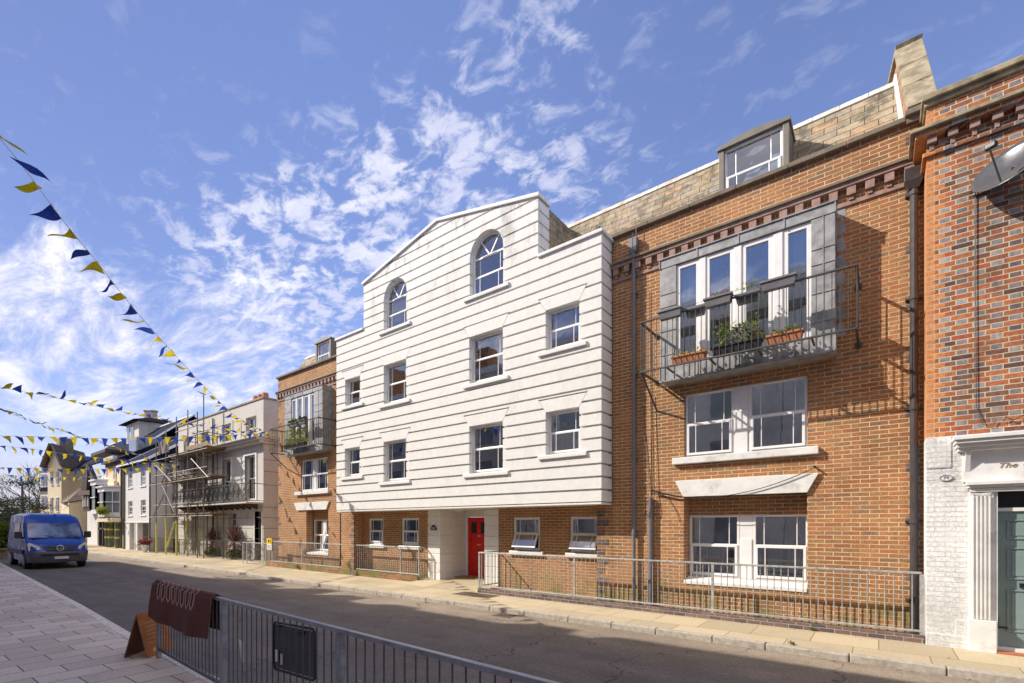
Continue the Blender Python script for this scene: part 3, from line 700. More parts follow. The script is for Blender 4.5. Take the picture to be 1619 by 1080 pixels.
# windows right wing, upper
def pair(x0, x1, z0, z1, y, xm0, xm1, up=True, curt=((0, 1),), open2=0, blind=None):
    a = window(APT, x0, xm0, z0, z1, y, curt=curt[0], blind=blind); b = window(APT, xm1, x1, z0, z1, y, curt=curt[-1], open_=open2)
    mm = MB(); mm.box(xm0+.002, xm1-.002, y+.005, y+.10, z0, z1-.0); mm.box(xm0+.02, xm1-.02, y-.02, y+.004, z0+.0, z0+(z1-z0)*.62)
    mm.build('mullion', UPVC, APT, bevel=.004)
pair(-3.262, -1.038, 3.255, 4.585, YB+.045, -2.30, -2.03, curt=([(.0, .95)], [(0, .12)]), blind=BLND)
mb = MB(); mb.box(-3.50, -.86, YB-.10, YB+.06, 3.11, 3.25); mb.build('sill', PVC2, APT, bevel=.012)
mb = MB(); mb.prism([(-3.28, 2.42), (-1.04, 2.42), (-.86, 2.76), (-3.45, 2.76)], YB-.055, YB+.02); mb.build('splayed_lintel', PVC2, APT, bevel=.006)
mb = MB(); mb.box(-3.27, -1.05, YB+.02, YB+.32, 2.42, 2.46); mb.box(-3.30, -1.02, YB+.31, YB+.5, 2.04, 2.5); mb.box(-3.30, -1.02, YB+.31, YB+.5, -.05, .73)
mb.box(-3.38, -3.281, YB+.3, YB+.5, -.05, 2.5); mb.box(-1.039, -.95, YB+.3, YB+.5, -.05, 2.5)
mb.build('recess_wall', BR, APT)
pair(-3.27, -1.05, .73, 2.04, YB+.34, -2.26, -2.01, curt=([(.02, .36)], [(.82, 1)]))
mb = MB(); mb.prismx([(YB-.02, .585), (YB+.36, .585), (YB+.36, .735), (YB-.02, .66)], -3.275, -1.045); mb.build('sill', PVC2, APT, bevel=.008)
# air brick & vent
mb = MB(); mb.box(-2.12, -1.90, YB+.300, YB+.309, .34, .47); mb.build('air_brick', TERR, APT)
# left wing windows
pair(-19.70, -17.67, 3.25, 4.60, YL+.045, -18.80, -18.55, curt=([(0, .3)], [(0, .2)]))
mb = MB(); mb.box(-20.1, -17.5, YL-.10, YL+.06, 3.11, 3.25); mb.build('sill', PVC2, APT, bevel=.012)
mb = MB(); mb.prism([(-20.0, 2.46), (-17.72, 2.46), (-17.50, 2.79), (-20.22, 2.79)], YL-.055, YL+.02); mb.build('splayed_lintel', PVC2, APT, bevel=.006)
mb = MB(); mb.box(-19.32, -17.6, YL+.31, YL+.5, 2.06, 2.6); mb.box(-19.32, -17.6, YL+.31, YL+.5, -.05, .73); mb.build('recess_wall', BR, APT)
pair(-19.29, -17.64, .73, 2.06, YL+.34, -18.55, -18.38, curt=([(0, .6)], [(0, .5)]), open2=R(18))
mb = MB(); mb.prismx([(YL-.02, .585), (YL+.36, .585), (YL+.36, .735), (YL-.02, .66)], -19.29, -17.64); mb.build('sill', PVC2, APT, bevel=.008)
mb = MB()
for (a, b, Y) in ((-4.9, .4, YB), (-21.4, -15.6, YL)):
    mb.box(a, b, Y+1.3, Y+1.36, .0, 8.3)
    for zf in (.05, 2.75, 5.05): mb.box(a, b, Y+.51, Y+1.29, zf-.05, zf)
mb.box(-15, -8, YG+1.0, YG+1.05, .1, 2.25) if False else None
mb.box(-15.0, -11.7, YG+1.0, YG+1.05, .1, 2.25); mb.box(-8.6, -5.4, YG+1.0, YG+1.05, .1, 2.25)
mb.build('room_walls', INNER, APT)
# lead clad bays with french windows and balcony rail
def bay(Y, x0, x1, rx0, rx1, wx0, wx1, ry, nbars, rz0=4.95, rz1=5.96):
    yb = Y-.42; z0, z1 = 4.81, 7.36
    by = MB()
    by.box(x0, wx0, yb, yb+.10, z0+.30, z1-.19); by.box(wx1, x1, yb, yb+.10, z0+.30, z1-.19)
    by.box(x0-.012, x1+.012, yb-.012, Y+.1, z1-.188, z1); by.box(x0, x1, yb, Y+.05, z0, z0+.298)
    by.box(x0+.001, x0+.10, yb+.101, Y+.01, z0+.30, z1-.19); by.box(x1-.10, x1-.001, yb+.101, Y+.01, z0+.30, z1-.19)
    b = by.build('bay', LEAD, APT, bevel=.006)
    # standing seams
    sm = MB(); sr = .009
    for zq in (5.35, 5.85, 6.35, 6.62):
        for (a, c) in ((x0, wx0), (wx1, x1)): sm.box(a+.003, c-.003, yb-.012, yb-.001, zq, zq+.016)
        sm.box(x1, x1+.010, yb+.01, Y-.01, zq, zq+.016)
    for i in range(5):
        xx = x0+(x1-x0)*i/4; 
        sm.box(xx-.01, xx+.01, yb-.026, yb-.013, z1-.186, z1-.002); sm.box(xx-.01, xx+.01, yb-.012, yb-.0005, z0+.005, z0+.295)
    sm.box(x0-.03, x1+.03, yb-.035, yb-.013, z1-.012, z1+.012); sm.box(x0-.01, x1+.01, yb-.03, yb-.001, z0-.012, z0+.012)
    sm.box((wx1+x1)/2-.01, (wx1+x1)/2+.01, yb-.010, yb-.0006, z0+.3, z1-.19)
    sm.build('lead_seam', LEAD, b)
    fl = MB(); 
    for i in range(8):
        zq = z0+.35+i*.30; fl.add([(x1, Y-.006, zq), (x1+.14, Y-.006, zq+.02), (x1+.10, Y-.006, zq+.24), (x1, Y-.006, zq+.24)], [(0,1,2,3)])
    fl.closed = False; fl.build('lead_flashing', LEAD, b)
    # french window: four lights
    zb, zt = z0+.31, z1-.195; W_ = wx1-wx0
    fr = MB(); cuts = [0, .075, .305, .355, .455] 
    lights = [(wx0+.07, wx0+W_*.165), (wx0+W_*.275, wx0+W_*.435), (wx0+W_*.555, wx0+W_*.715), (wx0+W_*.85, wx1-.07)]
    yy = yb+.03
    prev = wx0
    for (a, c) in lights:
        fr.box(prev, a, yy, yy+.06, zb, zt); prev = c
    fr.box(prev, wx1, yy, yy+.06, zb, zt)
    for (a, c) in lights: fr.box(a, c, yy+.001, yy+.059, zt-.09, zt); fr.box(a, c, yy+.001, yy+.059, zb, zb+.14)
    for k_ in (0, 1, 2):                                     # raised meeting stiles
        m_ = (lights[k_][1]+lights[k_+1][0])/2; hw = (lights[k_+1][0]-lights[k_][1])/2
        fr.box(m_-hw*.45, m_+hw*.45, yy-.022, yy-.001, zb+.03, zt-.03)
    f = fr.build('french_window', UPVC, b, bevel=.006)
    for (a, c) in lights:
        pm = MB(); pm.box(a, c, yy+.028, yy+.032, zb+.14, zt-.09); o = pm.build('pane', GLS, b)
    cu = curtain(b, lights[0][0], lights[0][1], zb, zt, yy+.2, UPVC); curtain(b, lights[3][0]+.05, lights[3][1], zb, zt, yy+.2, UPVC)
    # balcony
    rl = MB()
    for zq in (rz0, rz1):
        hw = .018
        rl.box(rx0-.016, rx1+.016, ry-hw, ry+hw, zq-.016, zq+.016); rl.box(rx0-.02, rx0+.02, ry+hw, Y+.0, zq-.02, zq+.02); rl.box(rx1-.02, rx1+.02, ry+hw, Y+.0, zq-.02, zq+.02)
    bal = rl.build('balcony', IRON, APT, bevel=.004)
    bb = MB(); n = nbars
    for i in range(n+1):
        x = rx0+(rx1-rx0)*i/n; bb.box(x-.0055, x+.0055, ry-.0055, ry+.0055, rz0+.02, rz1-.02)
    m_ = 7
    for xx in (rx0, rx1):
        for i in range(1, m_): 
            y_ = ry+(Y-ry)*i/m_; bb.box(xx-.0055, xx+.0055, y_-.0055, y_+.0055, rz0+.02, rz1-.02)
    bb.build('baluster', IRON, bal)
    tr = MB(); 
    for xx in (rx0, rx1):
        if xx == rx0: tr.tube([(xx+.0, ry+.05, rz0-.02), (xx, Y-.01, rz0-.62)], .02, 6)
        for zq in (rz0, rz1): tr.tube([(xx, Y-.03, zq), (xx, Y, zq)], .06, 10)
    tr.box(x0+.1, x1-.1, ry+.0, yb-.014, rz0-.055, rz0-.022) if False else None
    for i in range(4):
        xx = x0+.3+(x1-x0-.6)*i/3; tr.box(xx-.015, xx+.015, ry+.02, yb-.03, rz0-.015, rz0+.015)
    tr.build('bracket', IRON, bal)
    th = MB(); th.tube([(rx0+.6, ry-.0, rz1+.03), (x0+.5+(x1-x0)*.25, ry+.1, rz1+.17), (x1-.5, ry+.02, rz1+.12)], .004, 4); th.build('wire', IRON, bal)
    return b
bay(YB, -3.64, -.59, -3.86, -.28, -3.30, -.94, 9.36, 33)
bay(YL, -20.30, -17.35, -20.9, -17.05, -19.75, -17.95, 10.02, 30)
# main mansard roof with pale ridge
mb = MB(); mb.prismx([(YB+.30, 8.46), (YB+.36, 8.56), (YB+.98, 9.92), (YB+1.9, 10.0), (YB+1.9, 8.46)], -6.9, .30)
mb.prismx([(YL+.30, 8.46), (YL+.36, 8.56), (YL+.90, 9.50), (YL+1.9, 9.60), (YL+1.9, 8.46)], -21.0, -13.5)
rf = mb.build('roof', TILE, APT)
def ridge(x0, x1, y, z):
    m_ = MB(); x = x0
    while x < x1:
        m_.prismx([(y-.03, z-.09), (y-.06, z-.075), (y+.02, z+.06), (y+.14, z+.06), (y+.16, z-.0)], x+.004, min(x+.45, x1)-.002); x += .45
    return m_.build('ridge', RIDGE, rf, bevel=.006)
ridge(-6.9, .24, YB+.98, 9.93); ridge(-21.0, -13.5, YL+.90, 9.51)
mb = MB(); mb.box(-21.6, .5, 12.7, 20, 7.5, 8.6); mb.build('flat_roof', SLATE, APT)
# dormers
def dormer(x0, x1, z0, z1, y0, depth):
    m_ = MB(); t = .10
    m_.box(x0, x0+t, y0, y0+depth, z0, z1-.10); m_.box(x1-t, x1, y0, y0+depth, z0, z1-.10)
    xm = (x0+x1)/2
    P = [(x0-.03, z1-.10), (x1+.03, z1-.10), (x1+.03, z1-.04), (xm+.18, z1+.04), (xm-.18, z1+.04), (x0-.03, z1-.04)]
    m_.prism(P, y0-.03, y0+depth)
    d = m_.build('dormer', ROOFC, APT, bevel=.006)
    s_ = MB()
    for i in range(1, 5): s_.box(x1+.001, x1+.012, y0+depth*i/5-.008, y0+depth*i/5+.008, z0+.1, z1-.12)
    s_.build('cladding_seam', ROOFC, d)
    f = window(d, x0+t, x1-t, z0+.03, z1-.10, y0+.05, mid=.36)
    f.name = 'dormer_window'
dormer(-2.61, -1.35, 8.56, 9.59, YB+.12, 1.1)
dormer(at(498, YL+.1), at(522, YL+.1), 8.56, zz(498, 541, YL+.1), YL+.12, 1.1)
# coped party wall on the right end
P = [(YB-.0, 8.50), (YB+.55, 8.50), (YB+1.5, 10.2), (YB+1.5, 8.5), (YB+1.9, 8.5), (YB+1.9, 10.45), (YB+1.30, 10.45)]
mb = MB()
def skew(P, x0, x1):          # the wall leans a little towards the roof as it rises
    vs = [(x0-(y-YB)*.13, y, z) for y, z in P]+[(x1-(y-YB)*.13, y, z) for y, z in P]; n = len(P)
    mb.add(vs, [list(range(n-1, -1, -1)), list(range(n, 2*n))]+[(i, (i+1) % n, n+(i+1) % n, n+i) for i in range(n)])
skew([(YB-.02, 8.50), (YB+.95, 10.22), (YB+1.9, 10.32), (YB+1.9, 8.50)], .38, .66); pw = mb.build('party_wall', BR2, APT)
mb = MB(); a = Vector((0, YB-.12, 8.54)); b = Vector((0, YB+.93, 10.38)); dv = b-a; nv = Vector((0, -dv.z, dv.y)).normalized()*.10
for i in range(3):
    p = a+dv*(i/3+.003); q = a+dv*((i+1)/3-.003)
    skew([(p.y, p.z), (q.y, q.z), ((q+nv).y, (q+nv).z), ((p+nv).y, (p+nv).z)], .345, .72)
skew([(YB+.86, 10.39), (YB+1.9, 10.39), (YB+1.9, 10.48), (YB+.80, 10.48)], .345, .72)
mb.build('raking_coping', STONE, pw, bevel=.008)
mb = MB(); skew([(YB+.20, 8.6), (YB+.93, 10.06), (YB+1.08, 10.0), (YB+.46, 8.6)], .345, .375); mb.build('flashing', UPVC, pw)
mb = MB(); mb.box(.34, .84, YB-.20, YB+.3, CZ+.0, CZ+.09); mb.box(.36, .80, YB-.13, YB-.10, 8.38, CZ-.0); mb.build('corner_stone', DCOP, APT, bevel=.01)
# rainwater pipes
def pipe(x, y, z0, z1, r, m, hopper=False, joints=()):
    m_ = MB(); m_.tube([(x, y, z0), (x, y, z1)], r, 12)
    for zj in joints: m_.tube([(x, y, zj), (x, y, zj+.07)], r*1.22, 12); m_.box(x-r*2, x+r*2, y+r*.4, y+r+.03, zj+.02, zj+.05)
    p = m_.build('downpipe', m, APT, smooth=False)
    if hopper:
        h = MB(); w_ = r*2.3
        h.add([(x-w_, y-w_*.8, z1+.30), (x+w_, y-w_*.8, z1+.30), (x+w_, y+w_*.8, z1+.30), (x-w_, y+w_*.8, z1+.30), (x-w_, y-w_*.8, z1+.10), (x+w_, y-w_*.8, z1+.10), (x+w_, y+w_*.8, z1+.10), (x-w_, y+w_*.8, z1+.10),
               (x-r*1.2, y-r, z1-.03), (x+r*1.2, y-r, z1-.03), (x+r*1.2, y+r, z1-.03), (x-r*1.2, y+r, z1-.03)],
              [(0,1,2,3), (0,4,5,1), (1,5,6,2), (2,6,7,3), (3,7,4,0), (4,8,9,5), (5,9,10,6), (6,10,11,7), (7,11,8,4), (8,11,10,9)])
        h.build('hopper', m, p, bevel=.006)
    return p
pipe(.455, YB-.085, .0, 7.32, .055, PIPE, True, (.55, 1.85, 3.7, 5.5, 7.2))
pipe(-4.36, YB-.085, .0, 7.95, .04, PIPG, True, (1.6, 3.3, 5.2, 7.0))
mb = MB(); mb.tube([(-4.30, YB-.09, 8.0), (-4.30, YB-.10, 8.45)], .010, 6); mb.tube([(-4.36, YB-.16, 8.35), (-4.37, YB-.16, 7.7), (-4.20, YB-.03, 7.3), (-4.18, YB-.02, 6.2), (-4.15, YB-.02, 4.0), (-4.0, YB-.02, 2.5)], .007, 5); mb.build('cable', PIPG, APT)
mb = MB(); mb.tube([(-3.98, YB-.07, 0), (-3.98, YB-.07, 2.42)], .052, 12); mb.build('conduit', PIPG, APT)
def sag(a, b, s, n=14): return [Vector(a).lerp(Vector(b), i/n)-Vector((0, 0, s*4*(i/n)*(1-i/n))) for i in range(n+1)]
mb = MB()
mb.tube(sag((-3.95, YB-.08, 2.56), (-.92, YB-.09, 2.86), .30), .008, 5); mb.tube(sag((-3.95, YB-.08, 2.60), (-3.3, YB-.06, 2.42), .02), .016, 5)
mb.tube([(-3.98, YB-.10, 2.42), (-4.08, YB-.12, 2.25), (-4.02, YB-.14, 2.0), (-3.93, YB-.12, 2.25), (-3.95, YB-.1, 2.55), (-3.97, YB-.05, 4.7)], .007, 5)
mb.tube([(-3.85, YB-.02, 2.57), (-3.6, YB-.02, 2.4), (-3.42, YB-.02, 2.1), (-3.36, YB-.02, 1.9)], .006, 5); mb.tube([(-3.95, YB-.02, 2.5), (-4.0, YB-.02, 4.7), (-4.02, YB-.02, 7.0)], .006, 5)
mb.tube([(-.92, YB-.11, 2.88), (-.92, YB, 2.88)], .02, 6); mb.build('cable', BLACK, APT)
for x in (-16.6, -16.15, -15.9):
    pipe(x, YL-.08, 0, 2.3, .05, PIPE)
# security lamp on the white corner
mb = MB(); mb.box(-5.13, -4.99, YF+.12, YF+.30, SH+.12, SH+.22); mb.tube([(-5.06, YF+.24, SH+.07), (-5.06, YF+.24, SH+.14)], .015, 6); mb.box(-5.10, -5.0, YF+.05, YF+.12, SH+.10, SH+.2); mb.build('floodlight', BLACK, APT, bevel=.008)
mb = MB()
for z, x in ((3.6, -4.90), (4.15, -4.88), (6.9, -4.88)): mb.tube([(x, YF+.3, z), (x+.02, YF+.3, z)], .02, 6)
mb.build('fixing', UPVC, APT)

# ------------------------------------------------------------ planters on the right balcony and the left balcony
def foliage(mb, c, sx, sy, sz, n, l, w_, upb=.4):
    for i in range(n):
        p = Vector(c)+Vector((random.uniform(-sx, sx), random.uniform(-sy, sy), random.uniform(0, sz)))
        d = Vector((random.gauss(0, 1), random.gauss(0, 1), random.gauss(upb, .8)))
        mb.leaf(p, d, l*random.uniform(.6, 1.3), w_*random.uniform(.7, 1.3))
def trough(x0, x1, y, z, m, label, cat='planter', h=.16, dp=.17, group=None, plants=None, tilt=0):
    xm = (x0+x1)/2; e = empty('planter', (xm, y, z), label, cat, group)
    t = MB(); a, b = x0, x1; i_ = .03
    t.add([(a+i_, y-dp/2+i_, z), (b-i_, y-dp/2+i_, z), (b-i_, y+dp/2-i_, z), (a+i_, y+dp/2-i_, z), (a, y-dp/2, z+h), (b, y-dp/2, z+h), (b, y+dp/2, z+h), (a, y+dp/2, z+h),
           (a+.02, y-dp/2+.02, z+h), (b-.02, y-dp/2+.02, z+h), (b-.02, y+dp/2-.02, z+h), (a+.02, y+dp/2-.02, z+h), (a+.02, y-dp/2+.02, z+h-.03), (b-.02, y-dp/2+.02, z+h-.03), (b-.02, y+dp/2-.02, z+h-.03), (a+.02, y+dp/2-.02, z+h-.03)],
          [(3,2,1,0), (0,1,5,4), (1,2,6,5), (2,3,7,6), (3,0,4,7), (4,5,9,8), (5,6,10,9), (6,7,11,10), (7,4,8,11), (8,9,13,12), (9,10,14,13), (10,11,15,14), (11,8,12,15), (12,13,14,15)])
    t.box(a-.012, b+.012, y-dp/2-.012, y-dp/2, z+h-.03, z+h+.006); t.box(a-.012, a, y-dp/2, y+dp/2, z+h-.03, z+h+.006); t.box(b, b+.012, y-dp/2, y+dp/2, z+h-.03, z+h+.006)
    t.build('trough', m, e, bevel=.004)
    if plants:
        for (mt, n, l, w_, sz, nm) in plants:
            f = MB(); f.closed = False; foliage(f, (xm, y, z+h-.02), (b-a)/2-.04, dp/2-.02, sz, n, l, w_); f.build(nm, mt, e)
    return e
gtr = 'grey window boxes hung on the right balcony rail'; RY = 9.36
zt = 5.92
trough(-3.48, -3.02, RY+.0, zt-.03, TROUGH, 'grey empty window box at the left end of the right balcony rail', group=gtr)
trough(-2.98, -2.62, RY+.11, zt-.07, TROUGH, 'small grey window box hung inside the rail, second from the left', group=gtr)
trough(-2.60, -2.12, RY+.0, zt-.03, TROUGH, 'middle grey window box on the rail with orange flowers', group=gtr, plants=[(LEAFG, 16, .07, .03, .08, 'foliage'), (FLWR, 22, .05, .04, .14, 'flowers')])
trough(-2.08, -1.68, RY+.11, zt-.07, TROUGH, 'small grey window box with a yellow flowering stem, fourth on the rail', group=gtr, plants=[(LEAFY, 40, .05, .03, .26, 'foliage')])
trough(-1.64, -1.10, RY+.0, zt-.01, TROUGH, 'largest grey window box at the right of the right balcony rail', group=gtr)
# shelf of the balcony floor planters
zf = 5.0
trough(-3.26, -2.62, RY+.16, zf, TERR, 'short terracotta trough with low green leaves on the balcony floor, left', h=.15, plants=[(LEAFY, 60, .07, .035, .10, 'foliage')])
trough(-2.50, -1.66, RY+.16, zf, BLACK, 'dark wicker trough full of tall leggy succulents on the balcony', h=.16, dp=.22, plants=[(LEAFG, 150, .10, .04, .38, 'foliage'), (LEAFY, 120, .08, .04, .46, 'foliage'), (LEAFDRY, 90, .09, .02, .34, 'stems'), (BARK, 60, .16, .012, .3, 'stems')])
trough(-1.58, -1.02, RY+.16, zf, TERR, 'terracotta trough with green leaves at the right of the balcony floor', h=.16, plants=[(LEAFG, 70, .08, .04, .10, 'foliage'), (LEAFY, 30, .07, .04, .14, 'foliage')])
LY = 10.02
trough(-19.8, -18.2, LY+.14, 5.0, BLACK, 'dark trough of bright green plants along the left balcony floor', h=.16, plants=[(LEAFY, 320, .12, .05, .16, 'foliage')])
trough(-19.2, -18.5, LY+.0, 5.80, TROUGH, 'trailing green window box on the left balcony rail', plants=[(LEAFG, 200, .14, .05, .10, 'foliage')])
trough(-18.4, -17.9, LY+.0, 5.84, TROUGH, 'dark green potted window box on the left balcony rail, next to the trailing one', plants=[(LEAFD, 140, .12, .05, .12, 'foliage')])
f = MB(); f.closed = False; foliage(f, (-19.0, LY+.15, 5.45), .75, .06, .35, 260, .12, .05, -.2); e = empty('hanging_plant', (-19, LY+.15, 5.3), 'hanging light green plant behind the left balcony rail', 'plant'); f.build('foliage', LEAFY, e)
m_ = MB(); m_.tube([(-19.4, LY+.15, 5.8), (-19.0, LY+.15, 5.5), (-18.6, LY+.15, 5.8)], .008, 5); m_.build('hanger', IRON, e)

# ------------------------------------------------------------ railings
def railing(name, p0, p1, z0, z1, posts, step, m, label, group=None, m2=None, pw=.05, r=.008, returns=(), cat='railing'):
    p0 = Vector((p0[0], p0[1], 0)); p1 = Vector((p1[0], p1[1], 0)); L = (p1-p0).length; u = (p1-p0)/L
    e = empty(name, (p0.x, p0.y, 0), label, cat, group)
    t = MB(); t.bar(p0+Vector((0,0,z1)), p1+Vector((0,0,z1)), .045, .035); 
    for q0, q1 in returns: t.bar(Vector((q0[0], q0[1], z1)), Vector((q1[0], q1[1], z1)), .045, .035)
    t.build('top_rail', m2 or m, e, bevel=.006)
    t = MB(); t.bar(p0+Vector((0,0,z0)), p1+Vector((0,0,z0)), .04, .035)
    for q0, q1 in returns: t.bar(Vector((q0[0], q0[1], z0)), Vector((q1[0], q1[1], z0)), .04, .035)
    t.build('bottom_rail', m, e, bevel=.006)
    for d in posts:
        t = MB(); q = p0+u*d; n = Vector((-u.y, u.x, 0)); 
        t.bar(q+Vector((0,0,-.01)), q+Vector((0,0,z1-.02)), pw, pw*.6)
        t.build('post', m2 or m, e, bevel=.004)
    n = int(L/step); cnt = 0; many = n > 95
    allb = MB()
    for i in range(1, n):
        d = L*i/n
        if any(abs(d-q) < step*.4 for q in posts): continue
        q = p0+u*d
        if many: allb.tube([q+Vector((0,0,z0)), q+Vector((0,0,z1-.015))], r, 8, caps=False)
        else:
            t = MB(); t.closed = True; t.tube([q+Vector((0,0,z0)), q+Vector((0,0,z1-.015))], r, 8, caps=False); t.build('bar', m, e, smooth=True)
    for q0, q1 in returns:
        a, b = Vector((q0[0], q0[1], 0)), Vector((q1[0], q1[1], 0)); k_ = int((b-a).length/step)
        for i in range(1, k_+1):
            q = a.lerp(b, i/k_); t = MB(); t.tube([q+Vector((0,0,z0)), q+Vector((0,0,z1-.015))], r, 8, caps=False)
            t.build('bar', m, e, smooth=True)
    return e
railing('railing', (.53, 9.78), (-8.64, 9.78), .17, 1.075, (0.0, 3.10, 6.19, 9.15), .112, GALV, 'long galvanised railing in front of the right brick wing', returns=[((-8.64, 9.78), (-8.64, 10.6))])
railing('railing', (-11.68, 10.33), (-21.3, 10.33), .24, 1.10, (0, .9, 4.0, 7.1, 9.6), .112, GALV, 'galvanised railing in front of the left brick wing, ending before the entrance', returns=[((-11.68, 10.33), (-11.68, 10.9))])
railing('gate', (-21.55, 10.33), (-24.2, 10.33), .12, 1.0, (0, .35, 2.2, 2.62), .11, GALV, 'low grey side gate between the brick wing and the stucco house', cat='gate')
e = empty('gate_sign', (-21.45, 10.28, 0.9), 'small yellow and white notice on the side gate', 'sign')
mb = MB(); mb.box(-21.68, -21.22, 10.27, 10.285, .98, 1.24); mb.build('yellow_panel', plain('sign_yellow', (.8,.55,.02), .5), e)
mb = MB(); mb.box(-21.66, -21.24, 10.27, 10.285, .72, .979); mb.build('white_panel', UPVC, e)
mb = MB(); mb.tube([(-21.5, 10.262, 1.12), (-21.5, 10.269, 1.12)], .06, 12)
for i in range(4): mb.box(-21.40, -21.27, 10.266, 10.269, 1.03+i*.045, 1.05+i*.045); mb.box(-21.6, -21.32+.03*(i % 2), 10.266, 10.269, .76+i*.05, .775+i*.05)
mb.build('printing', BLACK, e)
near = railing('railing', (-7.83, 2.25), (1.6, 1.88), .13, 1.03, (0.02, 2.32, 4.62, 6.9, 9.2), .112, GALN, 'dark grey pavement railing in the foreground with a rug over it', pw=.075, r=.0062, m2=plain('skylit_rail_steel', (.30,.31,.34), .35, .35, .2, 9, .08, dirt=(.16,.14,.12), dsc=4))  # top rail and posts coloured paler for the sky reflected in them

# ------------------------------------------------------------ rug on the railing
def rug():
    p0 = Vector((-7.83, 2.25)); p1 = Vector((1.6, 1.88)); u = (p1-p0).normalized(); nn = Vector((u.y, -u.x))     # nn points to the pavement side
    U0, U1 = -.03, 2.12; n, m_ = 230, 120; Lf, Lb = .50, .44     # drop in front, behind
    prof = []
    def P(uu, v):   # v from -Lb (behind) over 0 (rail) to +Lf
        k = uu/(U1-U0); s = .045*math.sin(k*9+1)*abs(v)*1.3+.020*math.sin(k*23+2+v*3)*abs(v)
        lf = Lf*(1+.12*math.sin(k*3.3+.4)); 
        if v >= 0: v2 = v*(1+.10*math.sin(k*3.1+.2))
        else: v2 = v
        rr = .035
        if abs(v2) < rr*1.57:
            a = v2/rr; off, z = rr*math.sin(a), 1.052+rr*(math.cos(a)-1)+.018
        else:
            sg = 1 if v2 > 0 else -1; off = sg*(rr+.02+.03*min(1, (abs(v2)-rr)*3))+s; z = 1.052-rr+.018-(abs(v2)-rr*1.57)
        q = p0+u*(uu+.012*math.sin(v*7)+ (.03*v if k < .3 else -.02*v))+nn*off
        return (q.x, q.y, z)
    mb = MB(); mb.closed = False; vs = []
    for i in range(n+1):
        for j in range(m_+1): vs.append(P(U0+(U1-U0)*i/n, -Lb+(Lf+Lb)*j/m_))
    mats = [plain('rug_field', (.125,.042,.034), .95, 0, .35, 30, .5), plain('rug_crimson', (.33,.02,.055), .95, 0, .25, 30, .4), plain('rug_cream', (.42,.36,.25), .95, 0, .2, 40, .4), plain('rug_dark', (.035,.016,.022), .95, 0, .3, 30, .4), plain('rug_brown', (.17,.04,.03), .95, 0, .3, 30, .4)]
    fs = []; mi = []
    for i in range(n):
        for j in range(m_):
            fs.append((i*(m_+1)+j, (i+1)*(m_+1)+j, (i+1)*(m_+1)+j+1, i*(m_+1)+j+1))
            uu = (i+.5)/n*(U1-U0); v = -Lb+(Lf+Lb)*(j+.5)/m_; c_ = 0
            if uu < .03 or uu > U1-U0-.03 or v > Lf-.015: c_ = 4
            if .24 < uu < 1.72 and -.16 < v < .255: 
                c_ = 1 if v < .23 - .03*abs(math.sin((uu-.24)/.185*math.pi)) else 0
                k = (uu-.24) % .185 - .0925; h_ = .115; vc = v-.105
                hw = .070 if abs(vc) < .07 else max(0, .070*(1-(abs(vc)-.07)/.065))
                if abs(vc) < h_+.02 and abs(k) < hw:
                    c_ = 2
                    if abs(k) < hw-.030 and abs(vc) < h_-.020: c_ = 3
                    if abs(k) < .012 and abs(vc) < .04: c_ = 0
            mi.append(c_)
    mb.v = vs; mb.f = fs; mb.mi = mi
    o = mb.build('rug', mats, None, smooth=True, origin=(-6.8, 2.25, .6))
    s = o.modifiers.new('t', 'SOLIDIFY'); s.thickness = .012; s.offset = 0; s.material_offset_rim = 0
    tag(o, 'dark red patterned rug draped over the near end of the foreground railing', 'rug')
    fr = MB(); fr.closed = False
    for i in range(90):
        v = -Lb+(Lf+Lb)*i/89; a = Vector(P(U1, v)); fr.leaf(a, (1, random.uniform(-.3,.3), random.uniform(-.5,.2)), .035, .008, (0,1,0))
        a = Vector(P(U0, v)); fr.leaf(a, (-1, random.uniform(-.3,.3), random.uniform(-.5,.2)), .03, .008, (0,1,0))
    f = fr.build('fringe', mats[2], None); f.data.transform(Matrix.Translation(-Vector(o.location))); f.parent = o
rug()
# folded black board clipped behind the rail
e = empty('notice_board', (-4.4, 2.2, .13), 'black framed board strapped to the road side of the foreground railing', 'board')
bx0, bx1 = -4.50, -3.72
def ry_(x): return 2.25+(x+7.83)*(1.88-2.25)/(1.6+7.83)+.075
mb = MB(); c1 = (bx0, ry_(bx0)); c2 = (bx1, ry_(bx1))
mb.add([(c1[0]+.02, c1[1], .50), (c2[0]-.02, c2[1], .54), (c2[0]-.02, c2[1], .93), (c1[0]+.02, c1[1], .90), (c1[0]+.02, c1[1]+.02, .50), (c2[0]-.02, c2[1]+.02, .54), (c2[0]-.02, c2[1]+.02, .93), (c1[0]+.02, c1[1]+.02, .90)],
       [(0,1,2,3), (7,6,5,4), (1,0,4,5), (2,1,5,6), (3,2,6,7), (0,3,7,4)]); mb.build('panel', plain('board_black', (.05,.053,.06), .4, 0, .15, 5, .05), e)
mb = MB(); mb.tube([(c1[0], c1[1], .52), (c1[0], c1[1], .88), (c1[0]+.04, c1[1], .92), (c2[0]-.04, c2[1], .95), (c2[0], c2[1], .92), (c2[0], c2[1], .55), (c2[0]-.04, c2[1], .52), (c1[0]+.04, c1[1], .48), (c1[0], c1[1], .52)], .011, 8); mb.build('frame', BLACK, e, smooth=True)
mb = MB(); mb.box(c1[0]+.06, c1[0]+.12, c1[1]-.014, c1[1]-.008, .56, .67); mb.box(c1[0]+.17, c1[0]+.20, c1[1]-.02, c1[1]-.012, .55, .65); mb.build('paper_scrap', UPVC, e)
mb = MB()
for xx in (bx0+.10, bx0+.55): mb.box(xx, xx+.05, ry_(xx)-.03, ry_(xx)+.012, .885, .905)
mb.build('clip', BLACK, e)
